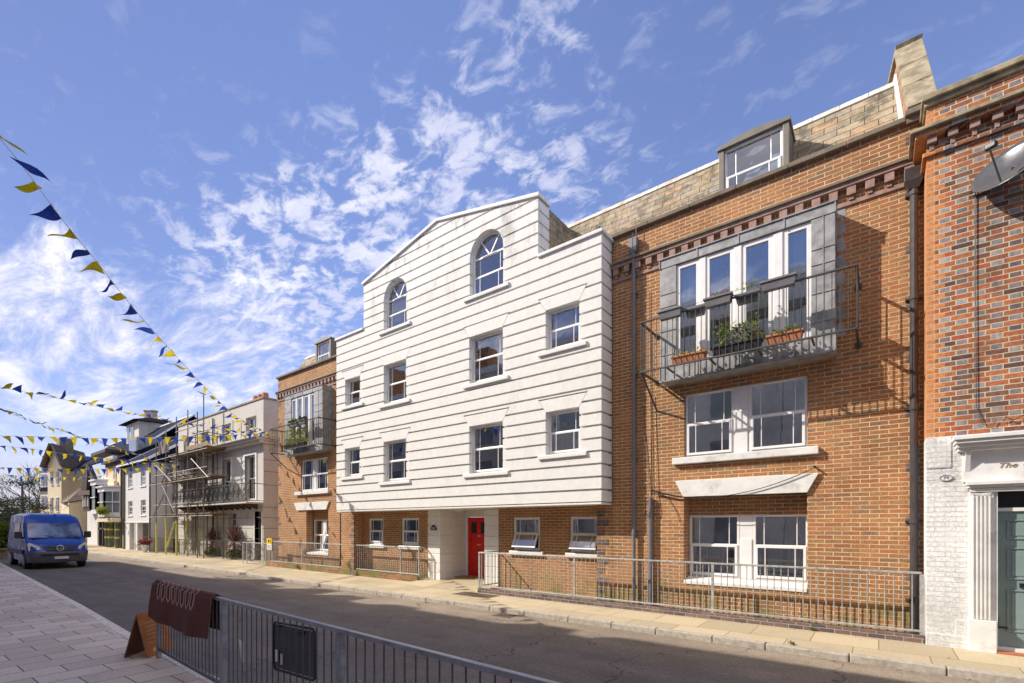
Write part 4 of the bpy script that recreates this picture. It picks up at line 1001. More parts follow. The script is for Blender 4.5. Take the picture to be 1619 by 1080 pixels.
# white crumpled ticket tied to the rail
mb = MB(); mb.closed = False; xx = -5.36; yy = ry_(xx)+.02; mb.add([(xx, yy, .62), (xx+.06, yy+.02, .60), (xx+.10, yy, .38), (xx+.02, yy+.02, .36), (xx+.13, yy, .42)], [(0,1,2,3), (1,4,2)]); tag(mb.build('paper_tag', UPVC, origin=(xx, yy, .5)), 'torn white paper tag fluttering from the foreground railing', 'paper tag')
# brown leaning a-board
def plate(mb, P, th):
    P = [Vector(p) for p in P]; n = (P[1]-P[0]).cross(P[3]-P[0]).normalized()*th
    mb.add(P+[p+n for p in P], [(0,1,2,3), (7,6,5,4), (1,0,4,5), (2,1,5,6), (3,2,6,7), (0,3,7,4)])
WOODM = plain('varnished_board', (.16,.05,.02), .4, 0, .35, 4, .1); WOOD2 = plain('varnished_board_light', (.36,.12,.035), .4, 0, .25, 5, .1)
e = empty('sandwich_board', (-7.95, 2.1, 0), 'small brown wooden sandwich board standing by the end of the railing', 'sandwich board')
L0, L1 = Vector((-8.17, 1.95, .012)), Vector((-8.52, 2.36, .012)); R0, R1 = Vector((-7.89, 2.15, .012)), Vector((-8.24, 2.56, .012))
T0 = (L0+R0)/2+Vector((0, 0, .60)); T1 = (L1+R1)/2+Vector((0, 0, .60))
mb = MB(); plate(mb, [L0, L1, T1, T0], .02); mb.build('left_panel', WOODM, e, bevel=.004)
mb = MB(); plate(mb, [R1, R0, T0+Vector((.012,.008,0)), T1+Vector((.012,.008,0))], .02); mb.build('right_panel', WOOD2, e, bevel=.004)
def onp(u, v, o=.024): return R0.lerp(R1, u).lerp(T0.lerp(T1, u)+Vector((.012,.008,0)), v)+Vector((.8, -.25, .3)).normalized()*o
mb = MB()
for i in range(6): mb.bar(onp(.15, .30+i*.09), onp(.75-.1*(i % 2), .30+i*.09), .003, .012)
mb.build('writing', plain('orange_writing', (.6,.3,.12), .5), e)
mb = MB(); mb.tube([onp(.3, .12, .018), onp(.3, .12, .03)], .028, 14); mb.build('emblem', plain('gold_emblem', (.75,.45,.15), .4), e)

# ------------------------------------------------------------ neighbouring house on the right
YN = 9.68
NB = empty('corner_house', (2, 9.7, 0), 'old red brick house with white painted ground floor and teal door at the right edge', 'building')
NX0, NX1 = .582, 6.0
dX0, dX1 = 1.345, 2.40
mb = MB(); holes_wall(mb, NX0, NX1, 3.155, 8.25, YN, YN+.35, []); mb.box(NX0, NX0+.3, YN+.35, 14, 3.155, 8.25); mb.build('wall', FLM, NB)
mb = MB(); holes_wall(mb, NX0-.012, NX1, -.05, 3.155, YN-.022, YN+.36, [(dX0-.03, dX1+.03, -.06, 2.50)]); wb = mb.build('painted_base', WBR, NB, bevel=.01)
mb = MB(); rnd = random.Random(5)
for (a, b, z0, z1, t) in ((NX0-.014, 1.06, -.02, .19, .035), (NX0-.014, .86, 2.68, 3.15, .014), (.90, 1.05, .19, .42, .02)): mb.box(a, b, YN-.022-t, YN-.02, z0, z1)
mb.build('plinth', WBR, NB, bevel=.02)
for (z0, z1, pj) in ((7.78, 7.83, .20), (7.70, 7.779, .14), (7.44, 7.50, .05)):
    mb = MB(); mb.box(NX0-pj, NX1, YN-pj, YN+.01, z0, z1); mb.box(NX0-pj, NX0, YN+.01, YN+.6, z0, z1); mb.build('cornice', STONE if z0 == 7.78 else FLM, NB, bevel=.008)
mb = MB(); x = NX0
while x < 4: mb.box(x, x+.11, YN-.10, YN, 7.60, 7.699); mb.box(x+.03, x+.08, YN-.06, YN, 7.501, 7.598); x += .235
mb.build('dentil', PURP, NB)
mb = MB(); mb.box(NX0-.06, NX1, YN-.10, YN+.4, 8.27, 8.36); mb.box(NX0-.03, NX1, YN-.05, YN+.38, 8.2, 8.269); mb.build('coping', STONE, NB, bevel=.012)
# doorcase
mb = MB(); yc = YN-.022
mb.box(1.05, 1.30, yc-.075, yc, .45, 2.36); 
for i in range(5): mb.box(1.075+i*.043, 1.075+i*.043+.020, yc-.097, yc-.075, .47, 2.24)
mb.box(1.30, dX0, yc-.05, yc, .0, 2.36); mb.box(2.46, 2.71, yc-.075, yc, .45, 2.36)
pil = mb.build('pilaster', PVC2, NB, bevel=.004)
mb = MB(); mb.box(1.035, 1.325, yc-.115, yc, -.0, .455); mb.box(2.45, 2.73, yc-.115, yc, 0, .455); mb.build('pilaster_base', PVC2, NB, bevel=.004)
mb = MB(); 
for (a, z0, z1, pj) in ((.0, 2.36, 2.40, .13), (.02, 2.40, 2.45, .17), (-.02, 2.30, 2.355, .10)): mb.box(1.03-a, 2.75+a, yc-pj, yc, z0, z1)
for (x0_, z0, z1, pj) in ((.98, 2.45, 2.90, .05), (.92, 2.90, 2.945, .16), (.90, 2.946, 3.0, .22), (.88, 3.0, 3.05, .27), (.86, 3.051, 3.10, .30)):
    mb.box(x0_, 3.76-x0_, yc-pj, yc, z0, z1)
mb.prismx([(yc-.05, 2.60), (yc-.16, 2.899), (yc-.05, 2.899)], 1.0, 1.06)
mb.build('entablature', PVC2, NB, bevel=.004)
mb = MB()
for i in range(9):
    a = math.pi*i/8; mb.bar((1.175, yc-.078, 2.28), (1.175+.10*math.cos(a), yc-.085, 2.28-.055*math.sin(a)), .012, .012)
mb.build('shell_ornament', PVC2, NB)
# fanlight and door
mb = MB(); mb.box(dX0, dX1, YN+.07, YN+.12, .08, 2.02); td = mb.build('teal_door', TEAL, NB, bevel=.004)
mb = MB()
for (a, b, z0, z1) in ((dX0+.11, dX1-.11, 1.62, 1.90), (dX0+.11, dX1-.11, 1.05, 1.50), (dX0+.11, dX1-.11, .30, .90)):
    for q in ((a, b, z0, z0+.018), (a, b, z1-.018, z1), (a, a+.018, z0+.018, z1-.018), (b-.018, b, z0+.018, z1-.018)): mb.box(q[0], q[1], YN+.055, YN+.07, q[2], q[3])
    mb.box(a+.05, b-.05, YN+.062, YN+.07, z0+.05, z1-.05)
mb.build('moulding', TEAL, td, bevel=.003)
mb = MB(); mb.box(dX1-.82, dX1-.76, YN+.045, YN+.07, .94, 1.00); mb.box(1.345, 1.37, YN+.05, YN+.07, .34, .50); mb.box(1.37, 1.47, YN+.055, YN+.07, .34, .36); mb.build('ironmongery', BLACK, td)
mb = MB(); mb.box(dX0-.03, dX1+.03, YN+.04, YN+.14, 2.02, 2.07); mb.box(dX0-.03, dX1+.03, YN+.04, YN+.14, 2.34, 2.42); mb.box(dX0-.028, dX0-.002, YN-.02, YN+.14, .0, 2.02); mb.box(dX0-.03, dX1+.03, YN-.0, YN+.14, .03, .078); mb.build('door_frame', PVC2, NB)
mb = MB(); mb.box(dX0-.03, dX1+.03, YN+.08, YN+.085, 2.07, 2.34); mb.build('fanlight', BLACK, NB)
mb = MB(); mb.box(1.33, 2.4, YN-.13, YN+.3, -.01, .03); mb.build('door_step', plain('brick_step', (.40,.15,.08), .85), NB)
def text(body, size, loc, m, parent=None, ext=.004, rot=(R(90), 0, 0), shear=0, name='lettering', align='CENTER', sx=1):
    cu = bpy.data.curves.new(name, 'FONT'); cu.body = body; cu.size = size; cu.extrude = ext; cu.align_x = align; cu.align_y = 'CENTER'; cu.shear = shear
    o = bpy.data.objects.new('tmp', cu); COL.objects.link(o); dg = bpy.context.evaluated_depsgraph_get(); dg.update()
    me = bpy.data.meshes.new_from_object(o.evaluated_get(dg)); bpy.data.objects.remove(o)
    me.transform(Matrix.Diagonal((sx, 1, 1, 1))); me.transform(Matrix.Rotation(rot[0], 4, 'X')); me.transform(Matrix.Translation(Vector(loc)-(wloc(parent) if parent else Vector())))
    me.materials.clear(); me.materials.append(m)
    o = bpy.data.objects.new(name, me); COL.objects.link(o)
    if parent: o.parent = parent
    return o
text('The', .10, (1.335, yc-.053, 2.665), plain('gilt_letter', (.30,.25,.16), .5), NB, shear=.35, align='LEFT', sx=1.25)
text('C', .12, (1.575, yc-.053, 2.67), MATS['gilt_letter'], NB, shear=.35, align='LEFT', sx=1.25)
mb = MB(); mb.prism([(.80+.075*math.cos(2*math.pi*i/20), 2.53+.045*math.sin(2*math.pi*i/20)) for i in range(20)], yc-.012, yc); npl = mb.build('number_plate', WBR, NB)
mb = MB(); 
for i in range(20):
    a, b = 2*math.pi*i/20, 2*math.pi*(i+1)/20; mb.bar((.80+.072*math.cos(a), yc-.014, 2.53+.043*math.sin(a)), (.80+.072*math.cos(b), yc-.014, 2.53+.043*math.sin(b)), .006)
mb.build('rim', PIPG, npl); text('74', .062, (.80, yc-.014, 2.53), PIPG, npl, ext=.002)
# cables on the brick
mb = MB(); mb.tube([(1.12, YN-.02, 6.7), (1.12, YN-.02, 5.2), (1.13, YN-.02, 3.55), (1.2, YN-.03, 3.28), (1.30, YN-.03, 3.25), (1.33, YN-.03, 3.33)], .006, 5); mb.tube([(1.40, YN-.03, 3.3), (1.43, YN-.05, 3.36), (1.5, YN-.04, 3.3), (1.6, YN-.03, 3.36), (1.8, YN-.03, 3.2)], .008, 5); mb.build('cable', IRON, NB)
# satellite dish
SD = empty('satellite_dish', (1.4, YN, 6.85), 'dark grey satellite dish fixed high on the old brick wall', 'satellite dish')
n_ = Vector((-.47, -.72, .50)).normalized(); c = Vector((1.42, YN-.34, 6.78)); ux = n_.cross(Vector((0,0,1))).normalized(); uy = ux.cross(n_).normalized()
vs = []; fs = []; RR = 8; NN = 36
for i in range(RR+1):
    r_ = i/RR
    for j in range(NN): a = 2*math.pi*j/NN; vs.append(c+ux*math.cos(a)*r_*.42+uy*math.sin(a)*r_*.38+n_*(.10*r_*r_-.10))
for i in range(RR):
    for j in range(NN): fs.append((i*NN+j, i*NN+(j+1) % NN, (i+1)*NN+(j+1) % NN, (i+1)*NN+j))
mb = MB(); mb.closed = False; mb.add(vs, fs); o = mb.build('reflector', plain('dish_grey', (.10,.10,.11), .25, .1, .1, 5, .02), SD, smooth=True); s = o.modifiers.new('s', 'SOLIDIFY'); s.thickness = .012
mb = MB(); tip = c+n_*.42-uy*.10; mb.tube([c-uy*.36+n_*.02, tip-uy*.06], .012, 6); mb.build('arm', IRON, SD)
mb = MB(); mb.bar(tip-ux*.06, tip+ux*.06, .07, .07); mb.build('receiver', BLACK, SD, bevel=.01)
mb = MB(); mb.tube([c-n_*.10, Vector((1.40, YN, 6.80))], .02, 8); mb.bar((1.05, YN-.05, 6.68), (1.40, YN-.05, 6.74), .028); mb.box(1.34, 1.46, YN-.03, YN, 6.70, 6.90); mb.build('bracket', IRON, SD)

# ------------------------------------------------------------ stucco house with iron balcony
YS = 11.75; sX0 = at(282, YS); sX1 = at(416.5, YS)
SH_ = empty('stucco_house', ((sX0+sX1)/2, YS, 0), 'grey beige stucco house with an ornate iron balcony and parapet cornice', 'building')
def S(px, py): return at(px, YS), zz(px, py, YS)
def rect(pxa, pya, pxb, pyb, f=S):
    a = f(pxa, pya); b = f(pxb, pyb); return (a[0], b[0], min(a[1], b[1]), max(a[1], b[1]))
sw_ = [rect(350.5,676,362,706), rect(389.5,659.5,403.5,693.5), rect(352,735,364.5,772), rect(389,724,405,788), rect(361,812,374,850), rect(403,812,413,886), rect(288,694,297,717), rect(317,686,329,709), rect(314,741,327,790), rect(298,815,312,870)]
sw_[0] = (-30.2, -29.0, 6.45, 7.6); sw_[1] = (-27.15, -25.95, 6.45, 7.6); sw_[2] = (-30.1, -28.95, 3.15, 5.55); sw_[3] = (-27.2, -26.0, 3.15, 5.55)
sw_[4] = (-29.3, -28.3, 1.0, 2.55); sw_[5] = (-26.1, -25.35, .0, 2.55); sw_[6] = (-36.1, -35.1, 6.45, 7.5); sw_[7] = (-33.2, -32.1, 6.45, 7.5); sw_[8] = (-33.3, -32.2, 3.15, 5.4); sw_[9] = (-34.8, -33.6, .2, 2.5)
ztop = 8.36
mb = MB(); holes_wall(mb, sX0, sX1, -.05, ztop, YS, YS+.35, sw_); mb.box(sX1-.35, sX1, YS+.35, 19, -.05, ztop); mb.box(sX0, sX0+.35, YS+.35, 19, -.05, ztop); mb.box(sX0+.35, sX1-.35, YS+1.6, YS+1.7, 0, ztop-.2)
mb.build('wall', STU, SH_)
mb = MB(); mb.box(sX0-.05, sX1+.05, YS-.05, YS+.4, ztop, ztop+.09); mb.box(sX1-.4, sX1+.05, YS+.4, 19, ztop, ztop+.09); mb.build('coping', STONE, SH_, bevel=.01)
for (z0, z1, p_) in ((6.30, 6.40, .55), (6.20, 6.299, .40), (6.05, 6.199, .25), (5.72, 5.76, .04)):
    mb = MB(); mb.box(sX0-.0, sX1+.12*(p_ > .1), YS-p_, YS, z0, z1); mb.box(sX1, sX1+p_*.3, YS, YS+3, z0, z1); mb.build('cornice', STU, SH_, bevel=.01)
mb = MB(); 
for z in (.55, 1.1, 1.65, 2.2, 2.75): mb.box(sX0, sX1+.004, YS-.004, YS+.0, z, z+.02)
for z in (.55, 1.1, 1.65, 2.2, 2.75, 3.9, 4.6, 5.2): mb.box(sX1, sX1+.004, YS+.0, YS+4, z, z+.02)
mb.build('joint_line', TIMBER, SH_)
for i, (a, b, z0, z1) in enumerate(sw_):
    if i == 5:
        mb = MB(); mb.box(a, b, YS+.22, YS+.27, .0, 2.2); d_ = mb.build('front_door', IRON, SH_); mb = MB(); mb.box(a-.1, a, YS-.02, YS+.2, 0, 2.55); mb.box(b, b+.1, YS-.02, YS+.2, 0, 2.55); mb.box(a, b, YS+.1, YS+.2, 2.2, 2.26); mb.build('door_surround', PVC2, SH_); continue
    wn = window(SH_, a, b, z0, z1, YS+.16, bars=1, mid=.5, frame=PVC2, fw=.06, glz=GLF, curt=[(0, .35), (.7, 1)])
    if i in (2, 3):
        m_ = MB(); m_.box(a-.16, a, YS-.04, YS+.05, z0, z1+.12); m_.box(b, b+.16, YS-.04, YS+.05, z0, z1+.12); m_.box(a, b, YS-.04, YS+.05, z1, z1+.12); m_.build('surround', PVC2, wn)
    if i in (4,):
        m_ = MB(); 
        for k in range(1, 4): m_.box(a, b, YS+.14, YS+.155, z0+(z1-z0)*k/4-.012, z0+(z1-z0)*k/4+.012)
        m_.build('glazing_bar', PVC2, wn)
# chimney pots on its right end and pipe
mb = MB(); mb.box(-29.0, -27.3, 12.6, 13.4, ztop, ztop+.5); ch = mb.build('chimney', STU, SH_, bevel=.02)
mb = MB(); 
for k in range(3): mb.tube([(-28.7+k*.55, 13.0, ztop+.5), (-28.7+k*.55, 13.0, ztop+.95)], .2, 10, .16)
mb.build('chimney_pot', TERR, ch)
mb = MB(); mb.tube([(-31.3, YS-.06, 0), (-31.3, YS-.06, ztop-.2)], .04, 8); mb.build('downpipe', IRON, SH_)
# balcony with cast iron panels
bz = 3.0; by0 = YS-.85
mb = MB(); mb.box(-35.5, sX1+.02, by0, YS, bz-.07, bz); bal = mb.build('balcony', STU, SH_, bevel=.01)
mb = MB(); x = -35.2
while x < sX1: mb.prismx([(by0+.1, bz-.072), (YS, bz-.072), (YS, bz-.35), (YS-.2, bz-.28)], x-.05, x+.05); x += .72
mb.build('bracket', TIMBER, bal)
mb = MB(); 
mb.box(-35.4, sX1, by0+.02, by0+.05, bz+.93, bz+.965); mb.box(-35.4, sX1, by0+.02, by0+.05, bz+.06, bz+.09); mb.box(sX1-.03, sX1, by0+.05, YS, bz+.93, bz+.965); mb.box(sX1-.03, sX1, by0+.05, YS, bz+.06, bz+.09)
mb.build('handrail', IRON, bal)
mb = MB(); x = -35.4; yb_ = by0+.035; k = 0
while x < sX1-.1:
    mb.box(x-.012, x+.012, yb_-.01, yb_+.01, bz+.06, bz+.95)
    cx_ = x+.31
    for (r_, zc_) in ((.20, bz+.51), (.11, bz+.51)):
        pts = [(cx_+r_*math.cos(2*math.pi*i/12), yb_, zc_+r_*1.3*math.sin(2*math.pi*i/12)) for i in range(13)]; mb.tube(pts, .011, 4)
    for sx in (-1, 1):
        for sz in (-1, 1):
            pts = [(cx_+sx*.29, yb_, bz+.51+sz*.40), (cx_+sx*.16, yb_, bz+.51+sz*.38), (cx_+sx*.12, yb_, bz+.51+sz*.30), (cx_+sx*.20, yb_, bz+.51+sz*.27), (cx_+sx*.27, yb_, bz+.51+sz*.15), (cx_+sx*.20, yb_, bz+.51)]; mb.tube(pts, .010, 4)
    mb.bar((cx_, yb_, bz+.08), (cx_, yb_, bz+.94), .010); x += .62
mb.build('cast_iron_panel', IRON, bal)['kind'] = 'stuff'

# garden railing + plants in front of the stucco house
railing('garden_railing', (-24.9, 11.0), (-34.6, 11.0), .10, .95, (0, 3.2, 6.4, 9.6), .13, IRON, 'thin dark railing around the front garden of the stucco house', cat='railing')
def cordyline(x, y, h, r, seed, label, m=None):
    rnd = random.Random(seed); e = empty('cordyline', (x, y, 0), label, 'plant', 'spiky cordylines in the front garden')
    t = MB(); t.tube([(x, y, 0), (x+.03, y, h*.5), (x, y, h)], .07, 8, .05); t.build('stem', BARK, e, smooth=True)
    f = MB(); f.closed = False
    for i in range(150):
        a = rnd.uniform(0, 6.283); el = rnd.uniform(-.5, 1.5); d = Vector((math.cos(a)*math.cos(el), math.sin(a)*math.cos(el), math.sin(el)))
        c0 = Vector((x, y, h)); l = r*rnd.uniform(.75, 1.1); sd = d.cross(Vector((0, 0, 1))).normalized()*.025; P = c0+d*l*.5; Q = c0+d*l-Vector((0, 0, .12*math.cos(el)*r))
        f.add([c0, P+sd, Q, P-sd], [(0,1,2,3)])
    f.build('leaves', m or LEAFR, e)
    b = MB(); b.closed = False
    for i in range(420):
        a = rnd.uniform(0, 6.283); q = rnd.uniform(0, 1)**.5*.62; b.leaf((x+q*math.cos(a), y+q*math.sin(a)*.5, rnd.uniform(.02, .62)*(1-q*.6)), (rnd.gauss(0,1), rnd.gauss(0,1), rnd.gauss(.5,1)), .15, .06)
    b.build('undergrowth', LEAFG, e)
cordyline(-30.6, 11.4, .78, .95, 1, 'left spiky red cordyline with bushy undergrowth behind the garden railing')
cordyline(-27.7, 11.4, .85, 1.15, 2, 'right, larger spiky red cordyline in front of the ground floor window')
# clutter by the side gate: a bicycle
bi = empty('bicycle', (-25.9, 11.25, 0), 'bicycle leaning by the front door of the stucco house', 'bicycle')
for xx in (-26.35, -25.35):
    t = MB(); t.tube([(xx+.33*math.cos(2*math.pi*i/24), 11.28, .34+.33*math.sin(2*math.pi*i/24)) for i in range(25)], .018, 6); wv = t.build('wheel', BLACK, bi, smooth=True)
    t = MB(); 
    for i in range(8): a = math.pi*i/4; t.tube([(xx, 11.28, .34), (xx+.32*math.cos(a), 11.28, .34+.32*math.sin(a))], .003, 4)
    t.build('spokes', GALV, wv)
t = MB(); t.tube([(-26.35, 11.28, .34), (-26.1, 11.28, .82), (-25.55, 11.28, .86), (-25.35, 11.28, .34)], .018, 6); t.tube([(-26.12, 11.28, .80), (-25.9, 11.28, .33), (-25.56, 11.28, .80)], .018, 6); t.tube([(-25.9, 11.28, .33), (-26.35, 11.28, .34)], .012, 6); t.build('frame', BLUEF, bi)
t = MB(); t.box(-26.25, -26.0, 11.22, 11.34, .90, .95); t.build('saddle', BLACK, bi, bevel=.02); t = MB(); t.tube([(-25.58, 11.05, 1.02), (-25.5, 11.28, 1.0), (-25.58, 11.5, 1.02)], .014, 6); t.tube([(-25.54, 11.28, .85), (-25.5, 11.28, 1.0)], .014, 6); t.build('handlebar', BLACK, bi)

# ------------------------------------------------------------ low house behind the scaffold
YT = 12.1; tX0 = at(247, YT)
TH = empty('low_house', (tX0+2, YT, 0), 'low house with an orange ridge roof hidden behind the scaffolding', 'building')
TW = plain('weathered_boarding', (.30,.26,.22), .9, 0, .3, 3, .2)
mb = MB(); holes_wall(mb, tX0, sX0-.02, -.05, 5.9, YT, YT+.3, [(-40.5, -38.6, .0, 2.6), (-39.8, -38.9, 3.4, 4.9)]); mb.box(tX0, sX0-.02, YT+1.2, YT+1.3, 0, 5.8); mb.build('wall', TW, TH)
window(TH, -39.8, -38.9, 3.4, 4.9, YT+.1, bars=1, frame=PVC2, glz=GLF)
rz_ = zz(260, 705, 14.5)
mb = MB(); mb.prismx([(YT-.35, 5.85), (YT-.35, 5.95), (14.5, 8.0), (16.5, 8.0), (16.5, 5.8)], tX0-.5, sX0-.02); rf_ = mb.build('roof', plain('grey_slate', (.22,.22,.24), .7, 0, .25, 5, .3), TH)
mb = MB(); mb.tube([(tX0-.5, 14.45, 8.02), (sX0-.02, 14.45, 8.02)], .16, 10); mb.build('ridge', TERR, rf_)

# scaffolding
SC = empty('scaffolding', (-36, 11.2, 0), 'tube scaffolding with yellow base sleeves in front of the stucco house', 'scaffolding')
ys0, ys1 = 10.55, 11.45
stx = [at(p, ys0) for p in (247, 262.5, 279, 297, 312, 322)]
tops = [7.5, 7.9, 8.35, 8.5, 8.2, 9.1]
mb = MB(); 
for x, t in zip(stx, tops): mb.tube([(x, ys0, 0), (x, ys0, t)], .03, 7)
for x, t in zip(stx[1:], tops[1:]): mb.tube([(x+.3, ys1, 0), (x+.3, ys1, t-1.0)], .03, 7)
mb.build('standard', SCAF, SC)
mb = MB()
for z, dx0, dx1 in ((2.35, -1.1, 1.3), (4.45, -1.3, 1.0), (5.0, -.3, .6), (6.0, -.3, .6), (6.9, 0, .9), (7.4, 0, .3), (3.1, -.3, 0)):
    a, b = stx[0]+dx0, stx[-1]+dx1
    if z > 6.5: a = stx[2]
    mb.tube([(a, ys0-.05, z), (b, ys0-.05, z+.0)], .026, 6); mb.tube([(a, ys1-.05, z+.03), (b, ys1-.05, z+.03)], .026, 6)
for z in (2.42, 4.52, 5.9, 6.95):
    for x in stx[(0 if z < 6 else 2):]: mb.tube([(x+.06, ys0-.3, z), (x+.06, YS-.05, z)], .026, 6)
mb.build('ledger', SCAF, SC)
mb = MB(); mb.tube([(stx[0], ys0-.1, 5.8), (stx[1]+1.2, ys0-.1, 4.5)], .026, 6); mb.tube([(stx[1]-.5, ys0-.1, 4.5), (stx[2]+.6, ys0-.1, 6.1)], .026, 6)
mb.tube([(stx[0]-.2, ys0-.1, 2.4), (stx[1], ys0-.1, 3.7)], .026, 6); mb.tube([(stx[1]-.3, ys0-.1, 4.3), (stx[2], ys0-.1, 2.6)], .026, 6); mb.tube([(stx[3], ys0-.1, 2.2), (stx[4]+.4, ys0-.1, 4.0)], .026, 6); mb.tube([(stx[3]+.6, ys0-.1, .3), (stx[4]+.6, ys0-.1, 1.9)], .026, 6)
mb.tube([(stx[4]-.6, ys0-.1, 5.6), (stx[5]+.9, ys0-.1, 4.4)], .026, 6)
mb.build('brace', SCAF, SC)
mb = MB()
for x, z in zip(stx[:5], (1.95, 2.3, 2.1, 2.2, 2.2)): 
    if x < stx[3]: mb.tube([(x, ys0, .02), (x, ys0, z)], .06, 8)
mb.tube([(stx[1]+.3, ys1, .5), (stx[2]-.0, ys1-.3, 2.2)], .06, 8); mb.tube([(stx[1]+.5, ys0-.1, .5), (stx[2]+.0, ys0-.1, 2.0)], .06, 8); mb.tube([(stx[2]+.7, ys1, .1), (stx[2]+.75, ys1, 1.9)], .06, 8); mb.tube([(stx[1]+.5, ys1, .2), (stx[1]+.5, ys1, 2.1)], .06, 8)
mb.build('yellow_sleeve', SCY, SC)
mb = MB(); a, b = stx[0]+.1, stx[-1]+.8
for k in range(4): mb.box(a+random.uniform(0,.4), b+random.uniform(-.3,.3), ys0+.02+k*.23, ys0+.23+k*.23, 4.56, 4.60)
for k in range(4): mb.box(stx[1]+random.uniform(0,.4), b+random.uniform(-.3,.3), ys0+.02+k*.23, ys0+.23+k*.23, 6.12, 6.16)
mb.box(stx[3]-.1, b+.1, ys0-.03, ys0, 6.17, 6.38)
for k in range(4): mb.box(a+random.uniform(0,.4), b, ys0+.02+k*.23, ys0+.23+k*.23, 2.47, 2.51)
mb.build('board', PLANK, SC)
mb = MB(); mb.closed = False
for (xa, xb, z0, z1, y) in ((stx[0]+.1, stx[2]-.1, 4.7, 6.0, ys1), (stx[2], stx[3], 2.6, 4.4, ys1), (stx[0]+.05, stx[1], 6.4, 7.3, ys0+.1), (stx[1], stx[2], 2.6, 4.4, ys1)):
    vs = []; n = 12
    for i in range(n+1):
        x = xa+(xb-xa)*i/n; vs += [(x, y+.06*math.sin(i*1.7), z0), (x, y+.09*math.sin(i*1.1), z1)]
    mb.add(vs, [(2*i, 2*i+2, 2*i+3, 2*i+1) for i in range(n)])
mb.build('netting', NETM, SC)
railing('site_fence', (-34.9, 10.95), (-41.0, 10.95), .08, 1.0, (0, 2.0, 4.0, 6.0), .25, IRON, 'dark temporary fence around the foot of the scaffolding', cat='fence')
bn = MB(); bn.box(at(270, 11.6), at(276, 11.6), 11.5, 11.9, 0, 1.0); tag(bn.build('utility_cabinet', TIMBER, origin=(at(273, 11.6), 11.7, 0), bevel=.03), 'dark cabinet standing behind the scaffold fence', 'cabinet')

# ------------------------------------------------------------ grey rendered house with slate roof
YH = 10.98; hX0, hX1 = at(196.5, YH), at(239.5, YH)
GH = empty('grey_house', ((hX0+hX1)/2, YH, 0), 'grey rendered house with open garages below and a big dark slate roof', 'building')
def hw(pxa, pxb, z0, z1): return (at(pxa, YH), at(pxb, YH), z0, z1)
gwn = [hw(202.5, 209.5, 4.62, 5.72), hw(222.5, 230.5, 4.62, 5.72), hw(202.5, 209.5, 2.55, 3.62), hw(222.5, 230.5, 2.55, 3.62)]
gar = [hw(205.5, 213.5, -.06, 1.98), hw(218, 236.5, -.06, 1.98)]
ez = 6.32
mb = MB(); holes_wall(mb, hX0, hX1, -.05, ez, YH, YH+.3, gwn+gar); mb.box(hX1-.3, hX1, YH+.3, 18, -.05, ez); mb.box(hX0, hX0+.3, YH+.3, 18, -.05, ez); mb.box(hX0+.3, hX1-.3, YH+3.5, YH+3.6, 0, ez); mb.box(hX0+.3, hX1-.3, YH+.31, YH+3.49, 2.0, 2.1); mb.box(hX0+.3, hX1-.3, YH+1.4, YH+1.5, 2.1, ez)
mb.build('wall', GRR, GH)
for a, b, z0, z1 in gwn:
    wn = window(GH, a, b, z0, z1, YH+.08, bars=1, mid=.62, frame=UPVC, fw=.09, glz=GLF)
    sill(wn, a-.06, b+.06, z0-.09, z0, YH-.06, YH+.08, PVC2)
    m_ = MB(); m_.box(a, b, YH+.06, YH+.079, z0+(z1-z0)*.30-.015, z0+(z1-z0)*.30+.015); m_.build('glazing_bar', UPVC, wn)
mb = MB()
for a, b, z0, z1 in gar:
    mb.box(a-.07, a, YH-.04, YH, -.0, 2.0); mb.box(b, b+.07, YH-.04, YH, 0, 2.0)
mb.box(hX0, hX1, YH-.04, YH-.001, 2.001, 2.07); mb.build('garage_surround', UPVC, GH)
ry0 = 15.0
a0 = (YH-.35, ez-.02); rzz = 9.3
sl0, sl1 = hX0-.3, hX1+.2
mb = MB(); mb.prismx([(YH-.35, ez-.12), (YH-.35, ez+.02), (ry0, rzz), (ry0+5, ez+.02), (ry0+5, ez-.12)], sl0, sl1); r_ = mb.build('roof', SLATE, GH)
mb = MB(); mb.prismx([(YH-.38, ez-.14), (YH-.38, ez+.06), (ry0, rzz+.05), (ry0, rzz-.12)], sl1+.001, sl1+.08); mb.prismx([(YH-.38, ez-.14), (YH-.38, ez+.06), (ry0, rzz+.05), (ry0, rzz-.12)], sl0-.08, sl0-.001); mb.box(sl0, sl1, YH-.44, YH-.351, ez-.1, ez+.0); mb.build('verge', UPVC, r_)
mb = MB(); mb.tube([(hX0+.2, YH-.06, 0), (hX0+.2, YH-.06, ez)], .05, 8); mb.tube([(hX1-.1, YH-.06, 0), (hX1-.1, YH-.06, ez)], .05, 8); mb.build('downpipe', BLACK, GH)
# flat dormer between the slopes
mb = MB(); dx0_, dx1_ = at(213, 13), at(226, 13); mb.box(dx0_, dx1_, 12.6, 14.5, 7.2, zz(218, 694, 13)); d_ = mb.build('dormer', LEAD, GH); mb = MB(); mb.box(dx0_+.15, dx1_-.15, 12.57, 12.6, 7.4, zz(218, 694, 13)-.15); mb.build('pane', GLF, d_)
# flower pot in front
e = empty('flower_pot', (at(229, YH-.5), YH-.5, 0), 'white pot of red flowers in front of the open garage', 'flower pot'); x_, y_ = at(229, YH-.5), YH-.5
mb = MB(); mb.tube([(x_, y_, 0), (x_, y_, .5)], .12, 12, .24); mb.build('pot', PVC2, e); f = MB(); f.closed = False; foliage(f, (x_, y_, .5), .35, .3, .25, 160, .14, .07); f.build('foliage', LEAFD, e); f = MB(); f.closed = False; foliage(f, (x_, y_, .65), .35, .3, .2, 90, .10, .08); f.build('flowers', FLRED, e)

